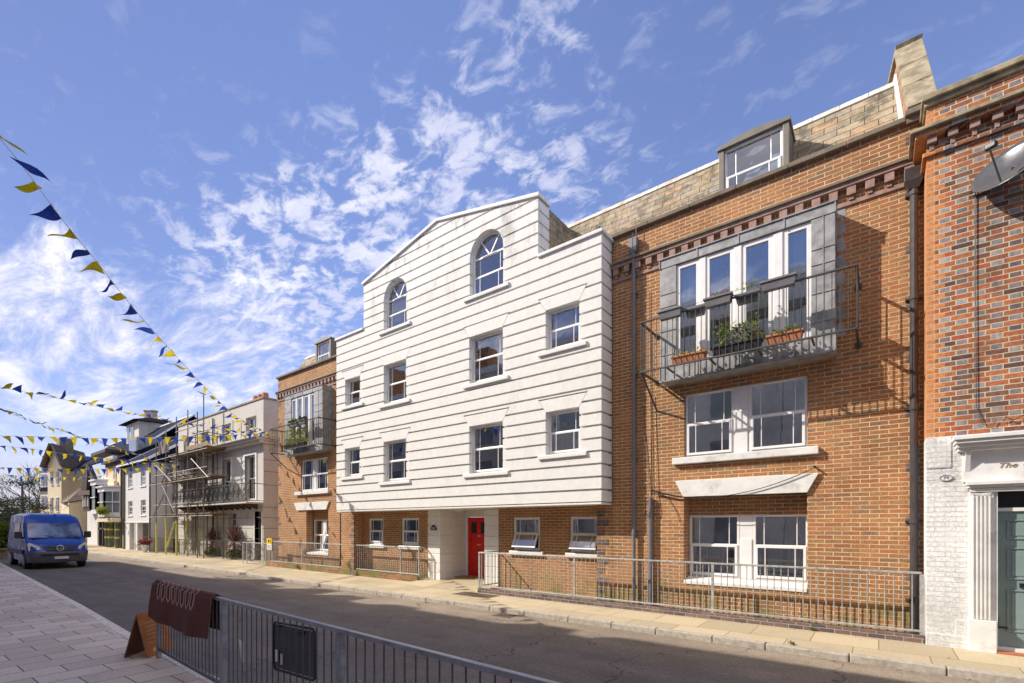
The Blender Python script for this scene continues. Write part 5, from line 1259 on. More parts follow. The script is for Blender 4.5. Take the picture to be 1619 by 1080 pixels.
# tall dark roofed building behind (with tower and chimney pots)
YK = 17.0
KH = empty('tower_house', (at(230, YK), YK, 0), 'tall house behind with navy slate roof, small tower and two chimney pots', 'building')
x0, x1 = at(173, YK), at(306, YK)
zl, zr = zz(173, 703, YK), zz(300, 662, YK)
zr = (zl+zr)/2
mb = MB(); mb.box(x0+.3, x1-.5, YK+2, YK+9, -.05, 8.6); mb.build('wall', CRR, KH)
mb = MB(); mb.prismx([(YK-4.2, 8.0), (YK, zr-.15), (YK, zr), (YK-4.3, 8.1)], x0, x1); mb.prismx([(YK, zr-.15), (YK+5, 8.5), (YK+5, 8.6), (YK, zr)], x0, x1); rk = mb.build('roof', SLATE, KH)
mb = MB(); mb.box(x0-.1, x1+.1, YK-.1, YK+.15, zr, zr+.12); mb.prismx([(YK-4.3, 8.1), (YK, zr), (YK, zr+.15), (YK-4.4, 8.2)], x1, x1+.15); mb.build('verge', UPVC, rk)
tx0, tx1 = at(211, YK-1), at(231, YK-1); tz = zz(220, 671, YK-1)
mb = MB(); mb.box(tx0, tx1, YK-1.6, YK+2, 8.5, tz); tw = mb.build('tower', CRR, KH)
mb = MB(); mb.box(tx0+.35, tx0+1.0, YK-1.64, YK-1.6, tz-1.8, tz-.3); mb.box(tx0+1.5, tx0+2.6, YK-1.64, YK-1.6, tz-1.8, tz-.3); mb.build('pane', GLF, tw)
mb = MB(); ex = .6; cxm = (tx0+tx1)/2; cym = YK+.2
mb.add([(tx0-ex, YK-1.6-ex, tz), (tx1+ex, YK-1.6-ex, tz), (tx1+ex, YK+2+ex, tz), (tx0-ex, YK+2+ex, tz), (tx0+.6, cym-.9, tz+.4), (tx1-.2, cym-.9, tz+.5), (tx1-.2, cym+.9, tz+.5), (tx0+.6, cym+.9, tz+.4)], [(0,3,2,1), (0,1,5,4), (1,2,6,5), (2,3,7,6), (3,0,4,7), (4,5,6,7)]); mb.build('tower_roof', SLATE, tw)
mb = MB(); mb.box(at(233, YK), at(240, YK), YK-.5, YK+.6, zr-.5, zz(236, 667, YK)); chm = mb.build('chimney', CRR, KH); mb = MB()
for p_ in (233.5, 243): mb.tube([(at(p_, YK), YK, zz(p_, 666, YK)), (at(p_, YK), YK, zz(p_, 651, YK))], .35, 10, .32); mb.tube([(at(p_, YK), YK, zz(p_, 651, YK)), (at(p_, YK), YK, zz(p_, 649.5, YK))], .42, 10, .42)
mb.build('chimney_pot', plain('buff_pot', (.42,.33,.24), .8), chm)

# ------------------------------------------------------------ bay windowed shop houses
YP = 11.3
def sh(p): return at(p, YP)
SHP = empty('shop_house', (sh(182), YP, 0), 'narrow cream house with a white bay window above green and gold pub pillars', 'building')
pz = lambda p, y: zz(p, y, YP)
mb = MB(); a, b = sh(171), sh(194); mb.box(a, b, YP, YP+6, 2.35, pz(180, 733)); mb.box(a, b, YP+.7, YP+6, -.05, 2.35); mb.build('wall', YEL, SHP)
mb = MB(); mb.box(a-.1, b+.15, YP-.45, YP+6.2, pz(180, 733), pz(180, 730)); mb.box(a, b, YP-.2, YP, pz(180, 738), pz(180, 733)-.01); mb.build('cornice', TIMBER, SHP)
mb = MB(); mb.prismx([(YP-.4, pz(180, 730)), (YP+4, pz(180, 730)+2.6), (YP+6, pz(180, 730)+2.6), (YP+6, pz(180, 730))], a-.1, b+.15); mb.build('roof', SLATE, SHP)
w2 = (sh(180), sh(184.5), pz(182, 760), pz(182, 737)); window(SHP, w2[0], w2[1], w2[2], w2[3], YP-.06, bars=1, frame=YEL, glz=GLF, fw=.12)
mb = MB(); mb.box(w2[0]-.5, w2[1]+.5, YP-.3, YP-.061, w2[2]-.5, w2[2]-.1); mb.build('flower_ledge', YEL, SHP)
def baywin(parent, x0, x1, z0, z1, Y, pj, m=UPVC):
    n = [(x0, Y), (x0+(x1-x0)*.25, Y-pj), (x1-(x1-x0)*.25, Y-pj), (x1, Y)]
    mb = MB(); mb.prismz(n, z0, z0+.35); mb.prismz(n, z1-.35, z1); big = [(x0-.12, Y), (n[1][0]-.06, Y-pj-.14), (n[2][0]+.06, Y-pj-.14), (x1+.12, Y)]
    mb.prismz(big, z1, z1+.12)
    for (a, b) in zip(n[:-1], n[1:]):
        for k in (0, .5, 1): p = Vector((a[0]+(b[0]-a[0])*k, a[1]+(b[1]-a[1])*k, 0)); mb.bar(p+Vector((0,0,z0+.35)), p+Vector((0,0,z1-.35)), .12 if k != .5 else .05)
        mb.bar((a[0], a[1], (z0+z1)/2), (b[0], b[1], (z0+z1)/2), .08)
    bw = mb.build('bay_window', m, parent)
    nn = [(p[0], p[1]+.05) for p in n]; mb = MB(); mb.closed = False
    for (a, b) in zip(nn[:-1], nn[1:]): mb.add([(a[0], a[1], z0+.35), (b[0], b[1], z0+.35), (b[0], b[1], z1-.35), (a[0], a[1], z1-.35)], [(0,1,2,3)])
    mb.build('pane', plain('bay_glass', (.20,.22,.25), .08, 0, .4, 1, .0) if 'bay_glass' not in MATS else MATS['bay_glass'], bw)
baywin(SHP, sh(169), sh(190.5), 2.5, pz(180, 772), YP, .8)
mb = MB(); mb.box(a, b, YP-.7, YP, 2.1, 2.42); mb.build('fascia', YEL, SHP)
mb = MB()
for p_ in (174.5, 179.5, 191): mb.tube([(sh(p_), YP-.2, 0), (sh(p_), YP-.2, 2.1)], .16, 10)
mb.build('pillar', plain('green_pillar', (.10,.13,.07), .35), SHP)
mb = MB()
for p_ in (174.5, 179.5, 191):
    for z in (.75, 1.4, 2.0): mb.tube([(sh(p_), YP-.2, z), (sh(p_), YP-.2, z+.14)], .19, 10)
mb.build('gold_band', plain('gold_paint', (.55,.45,.15), .4), SHP)
mb = MB(); mb.box(sh(183), sh(187.5), YP+.62, YP+.7, 0, 1.9); mb.build('door', PVC2, SHP); mb = MB(); mb.box(sh(193.2), sh(194.4), YP-.12, YP-.02, 0, pz(190, 733)); mb.build('downpipe', BLACK, SHP)
mb = MB(); 
for k in range(9): mb.box(sh(176)+k*.3, sh(176)+k*.3+.15, YP-.5, YP-.2, pz(180, 730)+.01, pz(180, 730)+.3)
mb.build('roof_cresting', PVC2, SHP)
# hanging basket
e = empty('hanging_basket', (sh(187), YP-.5, 3.0), 'yellow green hanging basket on the white bay windowed house', 'hanging basket'); f = MB(); f.closed = False
for i in range(260):
    d = Vector((random.gauss(0,1), random.gauss(0,1), random.gauss(0,1))).normalized(); f.leaf(Vector((sh(187), YP-1.0, 2.95))+d*random.uniform(.1,.36), d, .16, .09)
f.build('foliage', LEAFY, e); mb = MB(); mb.tube([(sh(187), YP-1.0, 2.7), (sh(187), YP-1.0, 3.0)], .1, 10, .28); mb.tube([(sh(187), YP-1.0, 3.0), (sh(187), YP-1, 3.5), (sh(187), YP-.7, 3.5)], .012, 4); mb.build('basket', IRON, e)
# second bay house with orange brick gable
SH2 = empty('bay_house', (sh(160), YP, 0), 'white and black shop house with tall bay window and an orange brick side', 'building')
a, b = sh(154), sh(171)-.03
mb = MB(); mb.box(a, b, YP+.3, YP+6, 2.3, pz(165, 750)); mb.build('wall', GRR, SH2)
mb = MB(); mb.box(b-1.6, b, YP+.2, YP+5, pz(165, 750)+.01, pz(163, 722)); mb.build('brick_gable', brick('orange_far', [(0,(.45,.16,.07)),(1,(.6,.24,.1))], (.5,.3,.2)), SH2)
mb = MB(); mb.prism([(sh(148), pz(150, 722)), (sh(171), pz(165, 716)), (sh(171), pz(165, 712)), (sh(148), pz(150, 717))], YP-.2, YP+6); mb.build('roof', TIMBER, SH2)
baywin(SH2, sh(153), sh(171), 2.8, pz(160, 762), YP+.3, .9)
mb = MB()
for p_ in (156, 162, 166, 170): mb.box(sh(p_)-.12, sh(p_)+.12, YP+.0, YP+.3, 0, 2.3)
mb.box(a, b, YP, YP+.35, 1.45, 1.6); mb.box(a, b, YP, YP+.35, 2.1, 2.5); mb.build('shopfront', TIMBER, SH2); mb = MB(); mb.box(a+.1, b-.1, YP+.4, YP+.45, 0, 2.1); mb.build('pane', MATS['bay_glass'], SH2)

# ------------------------------------------------------------ cream corner houses far down the street
def quadwall(mb, A, B, th, z0, z1):
    A = Vector((A[0], A[1], 0)); B = Vector((B[0], B[1], 0)); u = (B-A).normalized(); n = Vector((-u.y, u.x, 0))*th
    mb.prismz([(A.x, A.y), (B.x, B.y), ((B+n).x, (B+n).y), ((A+n).x, (A+n).y)], z0, z1)
CH = empty('cream_house', tuple(pt(90, 850, 50).xy)+(0,), 'tall cream gabled house with brown tiled roof at the bend of the street', 'building')
dA, dB, dC = 56, 53, 55
A = pt(75.5, 830, dB+1.0); B = pt(97, 830, dB); Cc = pt(141, 830, dC+4)
z_e = ZC+(830.5-735)/FPX*dB; z_p = ZC+(830.5-703)/FPX*dB
u1 = (B.xy-A.xy); u2 = (Cc.xy-B.xy)
mb = MB(); M_ = (A.xy+B.xy)/2; D_ = A.xy+u2
P4 = [A.xy, B.xy, Cc.xy, D_]
mb.prismz([(p.x, p.y) for p in P4], -.1, z_e)
# gable triangle towards the street end
rA = pt(78, 830, dB+.9).xy; ap = (A.xy+B.xy)/2 
mb.add([(A.x, A.y, z_e), (B.x, B.y, z_e), (ap.x, ap.y, z_p), (D_.x, D_.y, z_e), (Cc.x, Cc.y, z_e), ((ap+u2).x, (ap+u2).y, z_p)], [(0,1,2), (3,5,4), (1,4,5,2), (0,2,5,3), (0,3,4,1)])
mb.build('wall', YEL, CH)
mb = MB(); ov = u2.normalized()*-.9; e1 = u1.normalized()*.5
def slab3(mb, P, th): plate(mb, P, th)
a_ = B.xy+e1+ov; b_ = Cc.xy+e1; c_ = ap+u2; d_ = ap+ov
slab3(mb, [(a_.x, a_.y, z_e-.25), (b_.x, b_.y, z_e-.25), (c_.x, c_.y, z_p+.05), (d_.x, d_.y, z_p+.05)], .16)
a_ = A.xy-e1+ov; b_ = D_-e1
slab3(mb, [(b_.x, b_.y, z_e-.25), (a_.x, a_.y, z_e-.25), (d_.x, d_.y, z_p+.05), (c_.x, c_.y, z_p+.05)], .16)
mb.build('roof', TIRD, CH)
mb = MB(); q = ap+u2*.35; mb.prismz([(q.x-.8, q.y-.6), (q.x+.8, q.y-.6), (q.x+.8, q.y+.6), (q.x-.8, q.y+.6)], z_p-1, z_p+1.1); mb.build('chimney', DCOP, CH)
mb = MB()
for k, (h0, h1) in enumerate(((775, 752), (800, 783))):
    pass
def onface(P, Q, t, off=0): 
    v = P.lerp(Q, t); n = Vector((-(Q-P).y, (Q-P).x)).normalized(); return v-n*off
for t0 in (.30, .72):
    for (y0_, y1_) in ((765, 745), (808, 787)):
        mb = MB(); w0 = onface(A.xy, B.xy, t0-.09, .04); w1 = onface(A.xy, B.xy, t0+.09, .04); z0_ = ZC+(830.5-y0_)/FPX*dB; z1_ = ZC+(830.5-y1_)/FPX*dB
        mb.closed = False; mb.add([(w0.x, w0.y, z0_), (w1.x, w1.y, z0_), (w1.x, w1.y, z1_), (w0.x, w0.y, z1_)], [(0,1,2,3)]); wq = mb.build('window', MATS['bay_glass'], CH)
        mb = MB(); mb.bar((w0.x, w0.y, z1_+.04), (w1.x, w1.y, z1_+.04), .12); mb.bar((w0.x, w0.y, z0_-.04), (w1.x, w1.y, z0_-.04), .12); mb.build('frame', PVC2, wq)
# corner bay stack on its left
bl = pt(64, 830, dB+1.4).xy; br = A.xy
mb = MB(); n_ = Vector((-(br-bl).y, (br-bl).x)).normalized()*1.5
def stack(y0_, y1_, m, nm, infl=0):
    z0_ = ZC+(830.5-y0_)/FPX*dB; z1_ = ZC+(830.5-y1_)/FPX*dB; m_ = MB(); d__ = (br-bl).normalized()*infl
    m_.prismz([((bl-d__).x, (bl-d__).y), ((br+d__*.2).x, (br+d__*.2).y), ((br+n_).x, (br+n_).y), ((bl+n_).x, (bl+n_).y)], max(-.1, z0_), z1_); return m_.build(nm, m, CH)
stack(860, 805, YEL, 'bay_base'); stack(805, 800, DCOP, 'bay_sill', .15); b1 = stack(800, 781, UPVC, 'bay_window'); stack(781, 776, DCOP, 'bay_roof', .25); stack(776, 769, SLATE, 'bay_cladding', .05); b2 = stack(769, 746, UPVC, 'bay_window'); stack(746, 742, DCOP, 'bay_roof', .3); stack(742, 718, TIRD, 'bay_tower', -.3)
for bb_, (y0_, y1_) in ((b1, (798, 783)), (b2, (767, 748))):
    mb = MB(); mb.closed = False
    for t0 in (.32, .74):
        w0 = onface(bl, br, t0-.16, .05); w1 = onface(bl, br, t0+.16, .05); z0_ = ZC+(830.5-y0_)/FPX*dB; z1_ = ZC+(830.5-y1_)/FPX*dB
        mb.add([(w0.x, w0.y, z0_), (w1.x, w1.y, z0_), (w1.x, w1.y, z1_), (w0.x, w0.y, z1_)], [(0,1,2,3)])
    mb.build('pane', MATS['bay_glass'], bb_)
# low cream annex with lean-to roof and dark oriel
AN = empty('annex', tuple(pt(118, 850, 47).xy)+(0,), 'low cream annex with a sloping tiled roof beside the tall cream house', 'building')
A2 = pt(97, 830, 50).xy; B2 = pt(109, 830, 48).xy; C2 = pt(141, 830, 51).xy; D2 = A2+(C2-B2)
zz2 = ZC+(830.5-795)/FPX*48; zz3 = ZC+(830.5-780)/FPX*49
mb = MB(); mb.prismz([(A2.x, A2.y), (B2.x, B2.y), (C2.x, C2.y), (D2.x, D2.y)], -.1, zz2); mb.build('wall', YEL, AN)
mb = MB(); plate(mb, [(B2.x-.3, B2.y-.3, zz2-.1), (C2.x, C2.y-.3, zz2+.4), (D2.x, D2.y, zz3+.8), (A2.x-.3, A2.y, zz2+.1)], .15); mb.build('roof', TIRD, AN)
TO = empty('timber_house', tuple(pt(146, 850, 46).xy)+(0,), 'white walled house with a dark timber oriel window and black gable', 'building')
A3 = pt(138, 830, 47).xy; B3 = pt(154, 830, 45).xy; n3_ = Vector((-(B3-A3).y, (B3-A3).x)).normalized()*5
zo = ZC+(830.5-800)/FPX*46
mb = MB(); mb.prismz([(A3.x, A3.y), (B3.x, B3.y), ((B3+n3_).x, (B3+n3_).y), ((A3+n3_).x, (A3+n3_).y)], -.1, ZC+(830.5-765)/FPX*46); mb.build('wall', GRR, TO)
o0 = pt(131.5, 830, 45.5).xy; o1 = pt(152, 830, 44.3).xy; nn_ = Vector((-(o1-o0).y, (o1-o0).x)).normalized()*1.6
def oblock(ya, yb, m, nm, f=0):
    m_ = MB(); d__ = (o1-o0).normalized()*f; n__ = nn_.normalized()*f
    m_.prismz([((o0-d__-n__).x, (o0-d__-n__).y), ((o1+d__-n__).x, (o1+d__-n__).y), ((o1+nn_).x, (o1+nn_).y), ((o0+nn_).x, (o0+nn_).y)], ZC+(830.5-ya)/FPX*45, ZC+(830.5-yb)/FPX*45); return m_.build(nm, m, TO)
oblock(808, 803, TIMBER, 'oriel_base'); og = oblock(802.9, 783, TIMBER, 'oriel'); oblock(782.9, 776, TIRD, 'oriel_roof', .3)
m_ = MB(); 
for k in (.06, .22, .42, .62, .84): 
    p = o0.lerp(o1, k)-nn_.normalized()*.03; m_.bar((p.x, p.y, ZC+(830.5-801)/FPX*45), (p.x, p.y, ZC+(830.5-785)/FPX*45), .12)
m_.build('glazing_bar', PVC2, og)
mb = MB(); g0 = pt(136, 830, 45.5); g1 = pt(143.5, 830, 45.0); zt_ = ZC+(830.5-735)/FPX*45; zb_ = ZC+(830.5-775)/FPX*45
plate(mb, [(g0.x-.6, g0.y, zb_), (g0.x+.5, g0.y+.2, zb_), (g1.x+.2, g1.y, zt_), (g1.x-.3, g1.y, zt_)], .3); plate(mb, [(g1.x+1.8, g1.y+.2, zb_), (g1.x+2.6, g1.y+.3, zb_), (g1.x+.3, g1.y, zt_), (g1.x-.1, g1.y, zt_)], .3)
mb.build('gable_board', TIMBER, TO)

# ------------------------------------------------------------ distant row, hedges, trees
def pine(px, py, d, h, seed, label, spread=1.0, lean=0):
    rnd = random.Random(seed); b = pt(px, 840, d); b.z = -.1
    e = empty('pine_tree', (b.x, b.y, 0), label, 'tree', 'pines at the far left of the street')
    t = MB(); top = Vector((b.x+lean, b.y, h)); t.tube([b, b.lerp(top, .5)+Vector((lean*.2, 0, 0)), top], .22, 7, .06)
    f = MB(); f.closed = False
    for i in range(16):
        k = rnd.uniform(.35, 1); o_ = b.lerp(top, k); a = rnd.uniform(0, 6.283); l = rnd.uniform(1.2, 3.0)*spread*(1.25-k*.7)
        tip = o_+Vector((math.cos(a)*l, math.sin(a)*l, rnd.uniform(-.1, .7))); t.tube([o_, o_.lerp(tip, .5)+Vector((0, 0, .1)), tip], .06, 5, .02)
        for c_ in range(5):
            q = o_.lerp(tip, rnd.uniform(.45, 1.05)); 
            for j in range(34):
                f.leaf(q+Vector((rnd.gauss(0, .42), rnd.gauss(0, .42), rnd.gauss(0, .14))), (rnd.gauss(0,1), rnd.gauss(0,1), rnd.gauss(.3,.6)), .22, .05)
    t.build('trunk', BARK, e); f.build('crown', LEAFD, e)
pine(-6, 840, 34, 4.3, 11, 'dense dark pine at the left edge of the photo', 1.1)
pine(40, 840, 40, 5.3, 12, 'slender leaning pine behind the van roof', .9, -1.6)
pine(12, 840, 46, 3.4, 13, 'low dark pine between the other two pines', 1.0)
def bare(px, d, h, seed, label):
    rnd = random.Random(seed); b = pt(px, 840, d); b.z = 0; e = empty('bare_tree', (b.x, b.y, 0), label, 'tree'); t = MB(); tw_ = MB()
    def br_(p, dr, l, r_, dep):
        q = p+dr*l; (t if dep < 3 else tw_).tube([p, p.lerp(q, .5)+Vector((rnd.gauss(0, .05)*l, rnd.gauss(0, .05)*l, 0)), q], r_, 5, r_*.6, caps=False)
        if dep < 6:
            for i in range(3 if dep < 4 else 2):
                nd = (dr+Vector((rnd.gauss(0, .38), rnd.gauss(0, .38), rnd.gauss(.1, .25)))).normalized(); br_(q.lerp(p, rnd.uniform(0, .3)), nd, l*rnd.uniform(.65, .85), r_*.62, dep+1)
    br_(b, Vector((.0, 0, 1)), h*.26, .20, 0); t.build('trunk', BARK, e); tw_.build('twigs', BARK, e)
bare(58, 60, 11.5, 4, 'leafless tree with fine twigs left of the cream house')
bare(46, 75, 10.5, 9, 'smaller leafless tree further back behind the pines')
def hedge(pxa, pxb, d, z0, z1, n, nm, label, m, cat, dep=1.2):
    e = empty(nm, tuple(pt((pxa+pxb)/2, 840, d).xy)+(0,), label, cat); f = MB(); f.closed = False; a, b = pt(pxa, 840, d), pt(pxb, 840, d)
    for i in range(n):
        k = random.random(); p = a.lerp(b, k); zt_ = z0+(z1-z0)*(.75+.25*math.sin(k*9)+.15*math.sin(k*23)); f.leaf((p.x+random.uniform(-dep, dep), p.y+random.uniform(-dep, dep), random.uniform(z0, zt_)), (random.gauss(0,1), random.gauss(0,1), random.gauss(.3,1)), .28, .13)
    f.build('foliage', m, e); t = MB(); t.tube([(a.x, a.y, 0), (a.x, a.y, z0+.4)], .06, 5); t.tube([(b.x, b.y, 0), (b.x, b.y, z0+.4)], .06, 5); t.build('stem', BARK, e)
hedge(-14, 26, 30, .3, 1.9, 3800, 'hedge', 'clipped green hedge beside the blue van', LEAFG, 'hedge')
hedge(-30, 75, 62, .5, 4.5, 5200, 'shrubbery', 'tall green shrubs far behind the blue van', LEAFG, 'shrubs', 2.5)
hedge(20, 62, 85, .5, 6.5, 2600, 'shrubbery', 'pale distant shrubs below the bare trees', LEAFDRY, 'shrubs', 3.5)
# low stone planter wall by the kerb
mb = MB(); p = pt(-20, 860, 27); q = pt(14, 862, 27.5)
quadwall(mb, q.xy, p.xy, .4, 0, .42); quadwall(mb, q.xy+Vector((.05, 0)), p.xy, .5, .42, .50); tag(mb.build('planter_wall', plain('weathered_timber', (.26,.19,.12), .9, 0, .3, 5, .3), bevel=.02), 'low weathered planter wall beside the blue van', 'wall')
# parked pale car, partly seen at the left edge
pc = empty('parked_car', (pt(2, 850, 42).x, pt(2, 850, 42).y, -.1), 'pale blue parked car glimpsed at the left edge', 'car')
def carbody(e, L, Wd, Hh):
    o = wloc(e); P = [(0,.25),(0,.6),(.15,.75),(1.0,.88),(1.6,1.35),(2.0,1.45),(3.0,1.43),(3.7,1.0),(4.0,.9),(4.1,.5),(4.05,.25)]
    mb = MB(); mb.prismx([(o.y-2+p[0], o.z+p[1]) for p in P], o.x-.85, o.x+.85); mb.build('body', plain('pale_blue_paint', (.45,.52,.62), .25, .3, .03, 3, 0), e, bevel=.06)
    mb = MB(); mb.prismx([(o.y-2+p[0], o.z+p[1]) for p in ((1.12,.93),(1.65,1.32),(2.0,1.38),(2.9,1.36),(3.5,.98))], o.x-.86, o.x+.86); mb.build('window', MATS['bay_glass'], e)
    for yy in (-1.25, 1.3):
        for xx in (-.82, .82): mb = MB(); mb.tube([(o.x+xx-.08, o.y+yy, o.z+.31), (o.x+xx+.08, o.y+yy, o.z+.31)], .31, 18); mb.build('wheel', BLACK, e)
carbody(pc, 4.1, 1.7, 1.45)

# ------------------------------------------------------------ blue van
VAN = empty('van', (-28.7, 4.62, -.1), 'dark blue high roofed van driving towards the viewer, its number plate blank', 'van')
def van():
    vb = plain('van_blue_paint', (.016,.068,.36), .22, .1, .05, 2, 0, .5, dirt=(.05,.07,.2), dsc=1.5); gp = plain('grey_bumper', (.075,.075,.085), .5); dk = BLACK
    O = wloc(VAN)
    prof = [(.02,.30),(.06,.46),(.05,.70),(.0,.76),(-.04,.80),(-.12,1.00),(-.22,1.10),(-.50,1.24),(-.84,1.36),(-1.12,1.66),(-1.42,2.00),(-1.52,2.12),(-1.72,2.34),(-2.05,2.44),(-2.6,2.48),(-5.5,2.50),(-5.78,2.42),(-5.86,2.2),(-5.9,1.0),(-5.9,.34)]
    ts = [-1,-.97,-.9,-.75,-.5,-.25,0,.25,.5,.75,.9,.97,1]
    def hw_(z): return 1.0-.02*max(0, z-.9)-.085*max(0, z-1.5)**1.3-(.03 if z < .5 else 0)
    def V(p, t, off=0):
        x, z = p; hwz = hw_(z)
        fr = max(0, min(1, (x+2.2)/2.2)) if x > -2.2 else 0
        bx = x-.30*fr*abs(t)**2.6-(.10*fr*max(0, abs(t)-.9)*10)
        zz_ = z-(.10*max(0, (abs(t)-.75))*4*max(0, min(1, (z-1.9)*2)))
        tt = math.sin(t*math.pi/2) if abs(t) > .0 else 0
        return Vector((O.x+bx+off, O.y+t*hwz, O.z+zz_))
    def strip(i0, i1, j0, j1, off=0, offz=0, m=None, nm='', par=None, smooth=True, sub=1):
        mb = MB(); mb.closed = False; vs = []
        for i in range(i0, i1+1):
            for j in range(j0, j1+1): vs.append(V(prof[i], ts[j], off)+Vector((0, 0, offz)))
        n = j1-j0+1
        mb.add(vs, [((i-i0)*n+j-j0, (i-i0)*n+j+1-j0, (i+1-i0)*n+j+1-j0, (i+1-i0)*n+j-j0) for i in range(i0, i1) for j in range(j0, j1)])
        return mb.build(nm, m, par or VAN, smooth=smooth)
    mb = MB(); vs = []; N = len(ts); 
    for p in prof:
        for t in ts: vs.append(V(p, t))
    fs = [(i*N+j, i*N+j+1, (i+1)*N+j+1, (i+1)*N+j) for i in range(len(prof)-1) for j in range(N-1)]
    fs.append([i*N for i in range(len(prof))]); fs.append([i*N+N-1 for i in range(len(prof)-1, -1, -1)]); fs.append([j for j in range(N)]+[(len(prof)-1)*N+j for j in range(N-1, -1, -1)])
    mb.add(vs, fs); body = mb.build('body', vb, VAN)
    for p in body.data.polygons: p.use_smooth = len(p.vertices) == 4
    strip(0, 3, 0, 12, .035, 0, gp, 'bumper')
    sg = plain('windscreen_glass', (.13,.17,.27), .06, 0, .75, 1.6, 0, 1.0)
    ws = strip(8, 10, 2, 10, .012, .012, sg, 'windscreen')
    mb = MB(); a = V(prof[8], -.75, .03); 
    mb.tube([V(prof[8], -.1, .05)+Vector((0,0,.04)), V(prof[9], -.85, .05)+Vector((0,0,-.1))], .012, 5); mb.tube([V(prof[8], .75, .05)+Vector((0,0,.04)), V(prof[9], .05, .05)+Vector((0,0,-.15))], .012, 5); mb.build('wiper', dk, ws)
    mb = MB()   # papers on dash and seats seen through the glass read as pale shapes
    # bonnet vents
    for t in (-.55, .55):
        c = V(prof[7], t, 0).lerp(V(prof[8], t, 0), .75); mb.box(c.x-.05, c.x+.05, c.y-.26, c.y+.26, c.z+.0, c.z+.015)
    mb.build('vent', dk, body)
    mb = MB()
    for s_ in (-1, 1): mb.tube([V(prof[5], .62*s_, .01)+Vector((0,0,0)), V(prof[7], .78*s_, .01), V(prof[8], .88*s_, .01)], .008, 4)
    mb.build('panel_gap', dk, body)
    # grille
    mb = MB(); mb.closed = False; zs0, zs1 = .80, 1.02
    strip_v = []
    def F(t, z, off=.03):
        x = -.04-(z-.80)*.40; return V((x, z), t, off)
    P = [F(t, .79) for t in (-.40,-.2,0,.2,.40)]+[F(t, 1.02) for t in (.58,.3,0,-.3,-.58)]
    mb.add(P, [list(range(10))]); mb.build('grille', dk, body)
    mb = MB()
    for z in (.85, .91, .97):
        hwid = .44+(z-.79)*.7; mb.tube([F(t*hwid, z, .045) for t in (-1,-.66,-.33,0,.33,.66,1)], .012, 5)
    mb.build('grille_bar', PIPG, body)
    # round three pointed badge
    c = F(0, .92, .075); mb = MB(); rr = .115; mb.tube([c+Vector((0, rr*math.cos(2*math.pi*i/24), rr*math.sin(2*math.pi*i/24))) for i in range(25)], .013, 6)
    for k in range(3): a = math.pi/2+k*2*math.pi/3; mb.tube([c, c+Vector((0, rr*math.cos(a), rr*math.sin(a)))], .016, 5, .005)
    mb.build('badge', plain('chrome', (.75,.75,.76), .15, 1.0, .05, 5, 0), body)
    for s_ in (-1, 1):
        P = [F(s_*.60, .86, .026), F(s_*.95, .80, .03), F(s_*.985, 1.12, .03), F(s_*.93, 1.16, .035), F(s_*.64, .99, .03)]
        mb = MB(); mb.closed = False; mb.add(P, [list(range(5))]); mb.build('headlight', plain('headlight_lens', (.78,.74,.66), .15, .2, .3, 14, .1, .9) if 'headlight_lens' not in MATS else MATS['headlight_lens'], VAN)
        c = V(prof[9], s_, 0); mb = MB(); mb.box(c.x-.02, c.x+.14, c.y+s_*.08-.02*s_, c.y+s_*.30, c.z-.42+.1, c.z-.02); mi_ = mb.build('mirror', dk, VAN, bevel=.03); mb = MB(); mb.box(c.x, c.x+.08, c.y-.03*s_, c.y+s_*.09, c.z-.34, c.z-.26); mb.build('arm', dk, mi_)
        # side glass, side mouldings
        y_ = O.y+s_*(hw_(1.7)+.006); sgw = MB(); sgw.closed = False
        def sp_(x, z): return (O.x+x, O.y+s_*(hw_(z)+.008), O.z+z)
        sgw.add([sp_(-1.25, 1.38), sp_(-2.25, 1.38), sp_(-2.25, 2.02), sp_(-1.75, 2.02)], [(0,1,2,3)]); sgw.add([sp_(-2.5, 1.38), sp_(-3.9, 1.38), sp_(-3.9, 2.02), sp_(-2.5, 2.02)], [(0,1,2,3)]); sgw.build('side_window', sg, VAN)
        sm_ = MB(); sm_.box(O.x-5.8, O.x-1.5, O.y+s_*(hw_(.7))-.0, O.y+s_*(hw_(.7)+.02), O.z+.62, O.z+.80); sm_.build('side_moulding', gp, VAN)
        for xw in (-1.12, -4.75):
            wm = MB(); yc_ = O.y+s_*.90; wm.tube([(O.x+xw, yc_-.12, O.z+.345), (O.x+xw, yc_+.12, O.z+.345)], .345, 28); wh = wm.build('wheel', dk, VAN, bevel=.03)
            am = MB(); am.tube([(O.x+xw, O.y+s_*.70, O.z+.36), (O.x+xw, O.y+s_*1.005, O.z+.36)], .41, 28); 
            rm = MB(); rm.tube([(O.x+xw, yc_+s_*.05, O.z+.345), (O.x+xw, yc_+s_*.126, O.z+.345)], .20, 18); rm.build('rim', GALV, wh)
    mb = MB(); c = V(prof[1], 0, .05); mb.box(c.x-.01, c.x+.015, c.y-.26, c.y+.26, O.z+.44, O.z+.55); npl_ = mb.build('number_plate', plain('plate_pale', (.62,.60,.60), .5), VAN)
    mb = MB(); mb.box(c.x+.016, c.x+.019, c.y-.26, c.y-.20, O.z+.44, O.z+.55); mb.build('plate_band', plain('plate_blue', (.02,.06,.4), .4), npl_)
    mb = MB(); mb.box(c.x-.06, c.x+.012, c.y-.62, c.y+.62, O.z+.60, O.z+.69); mb.build('lower_grille', dk, VAN, bevel=.02)
    mb = MB(); mb.box(O.x-1.9, O.x-1.2, O.y-.7, O.y+.7, O.z+2.40, O.z+2.44) if False else mb.tube([V(prof[12], .1, 0), V(prof[12], .1, 0)+Vector((.02, 0, .12))], .02, 6); mb.build('aerial', dk, body)
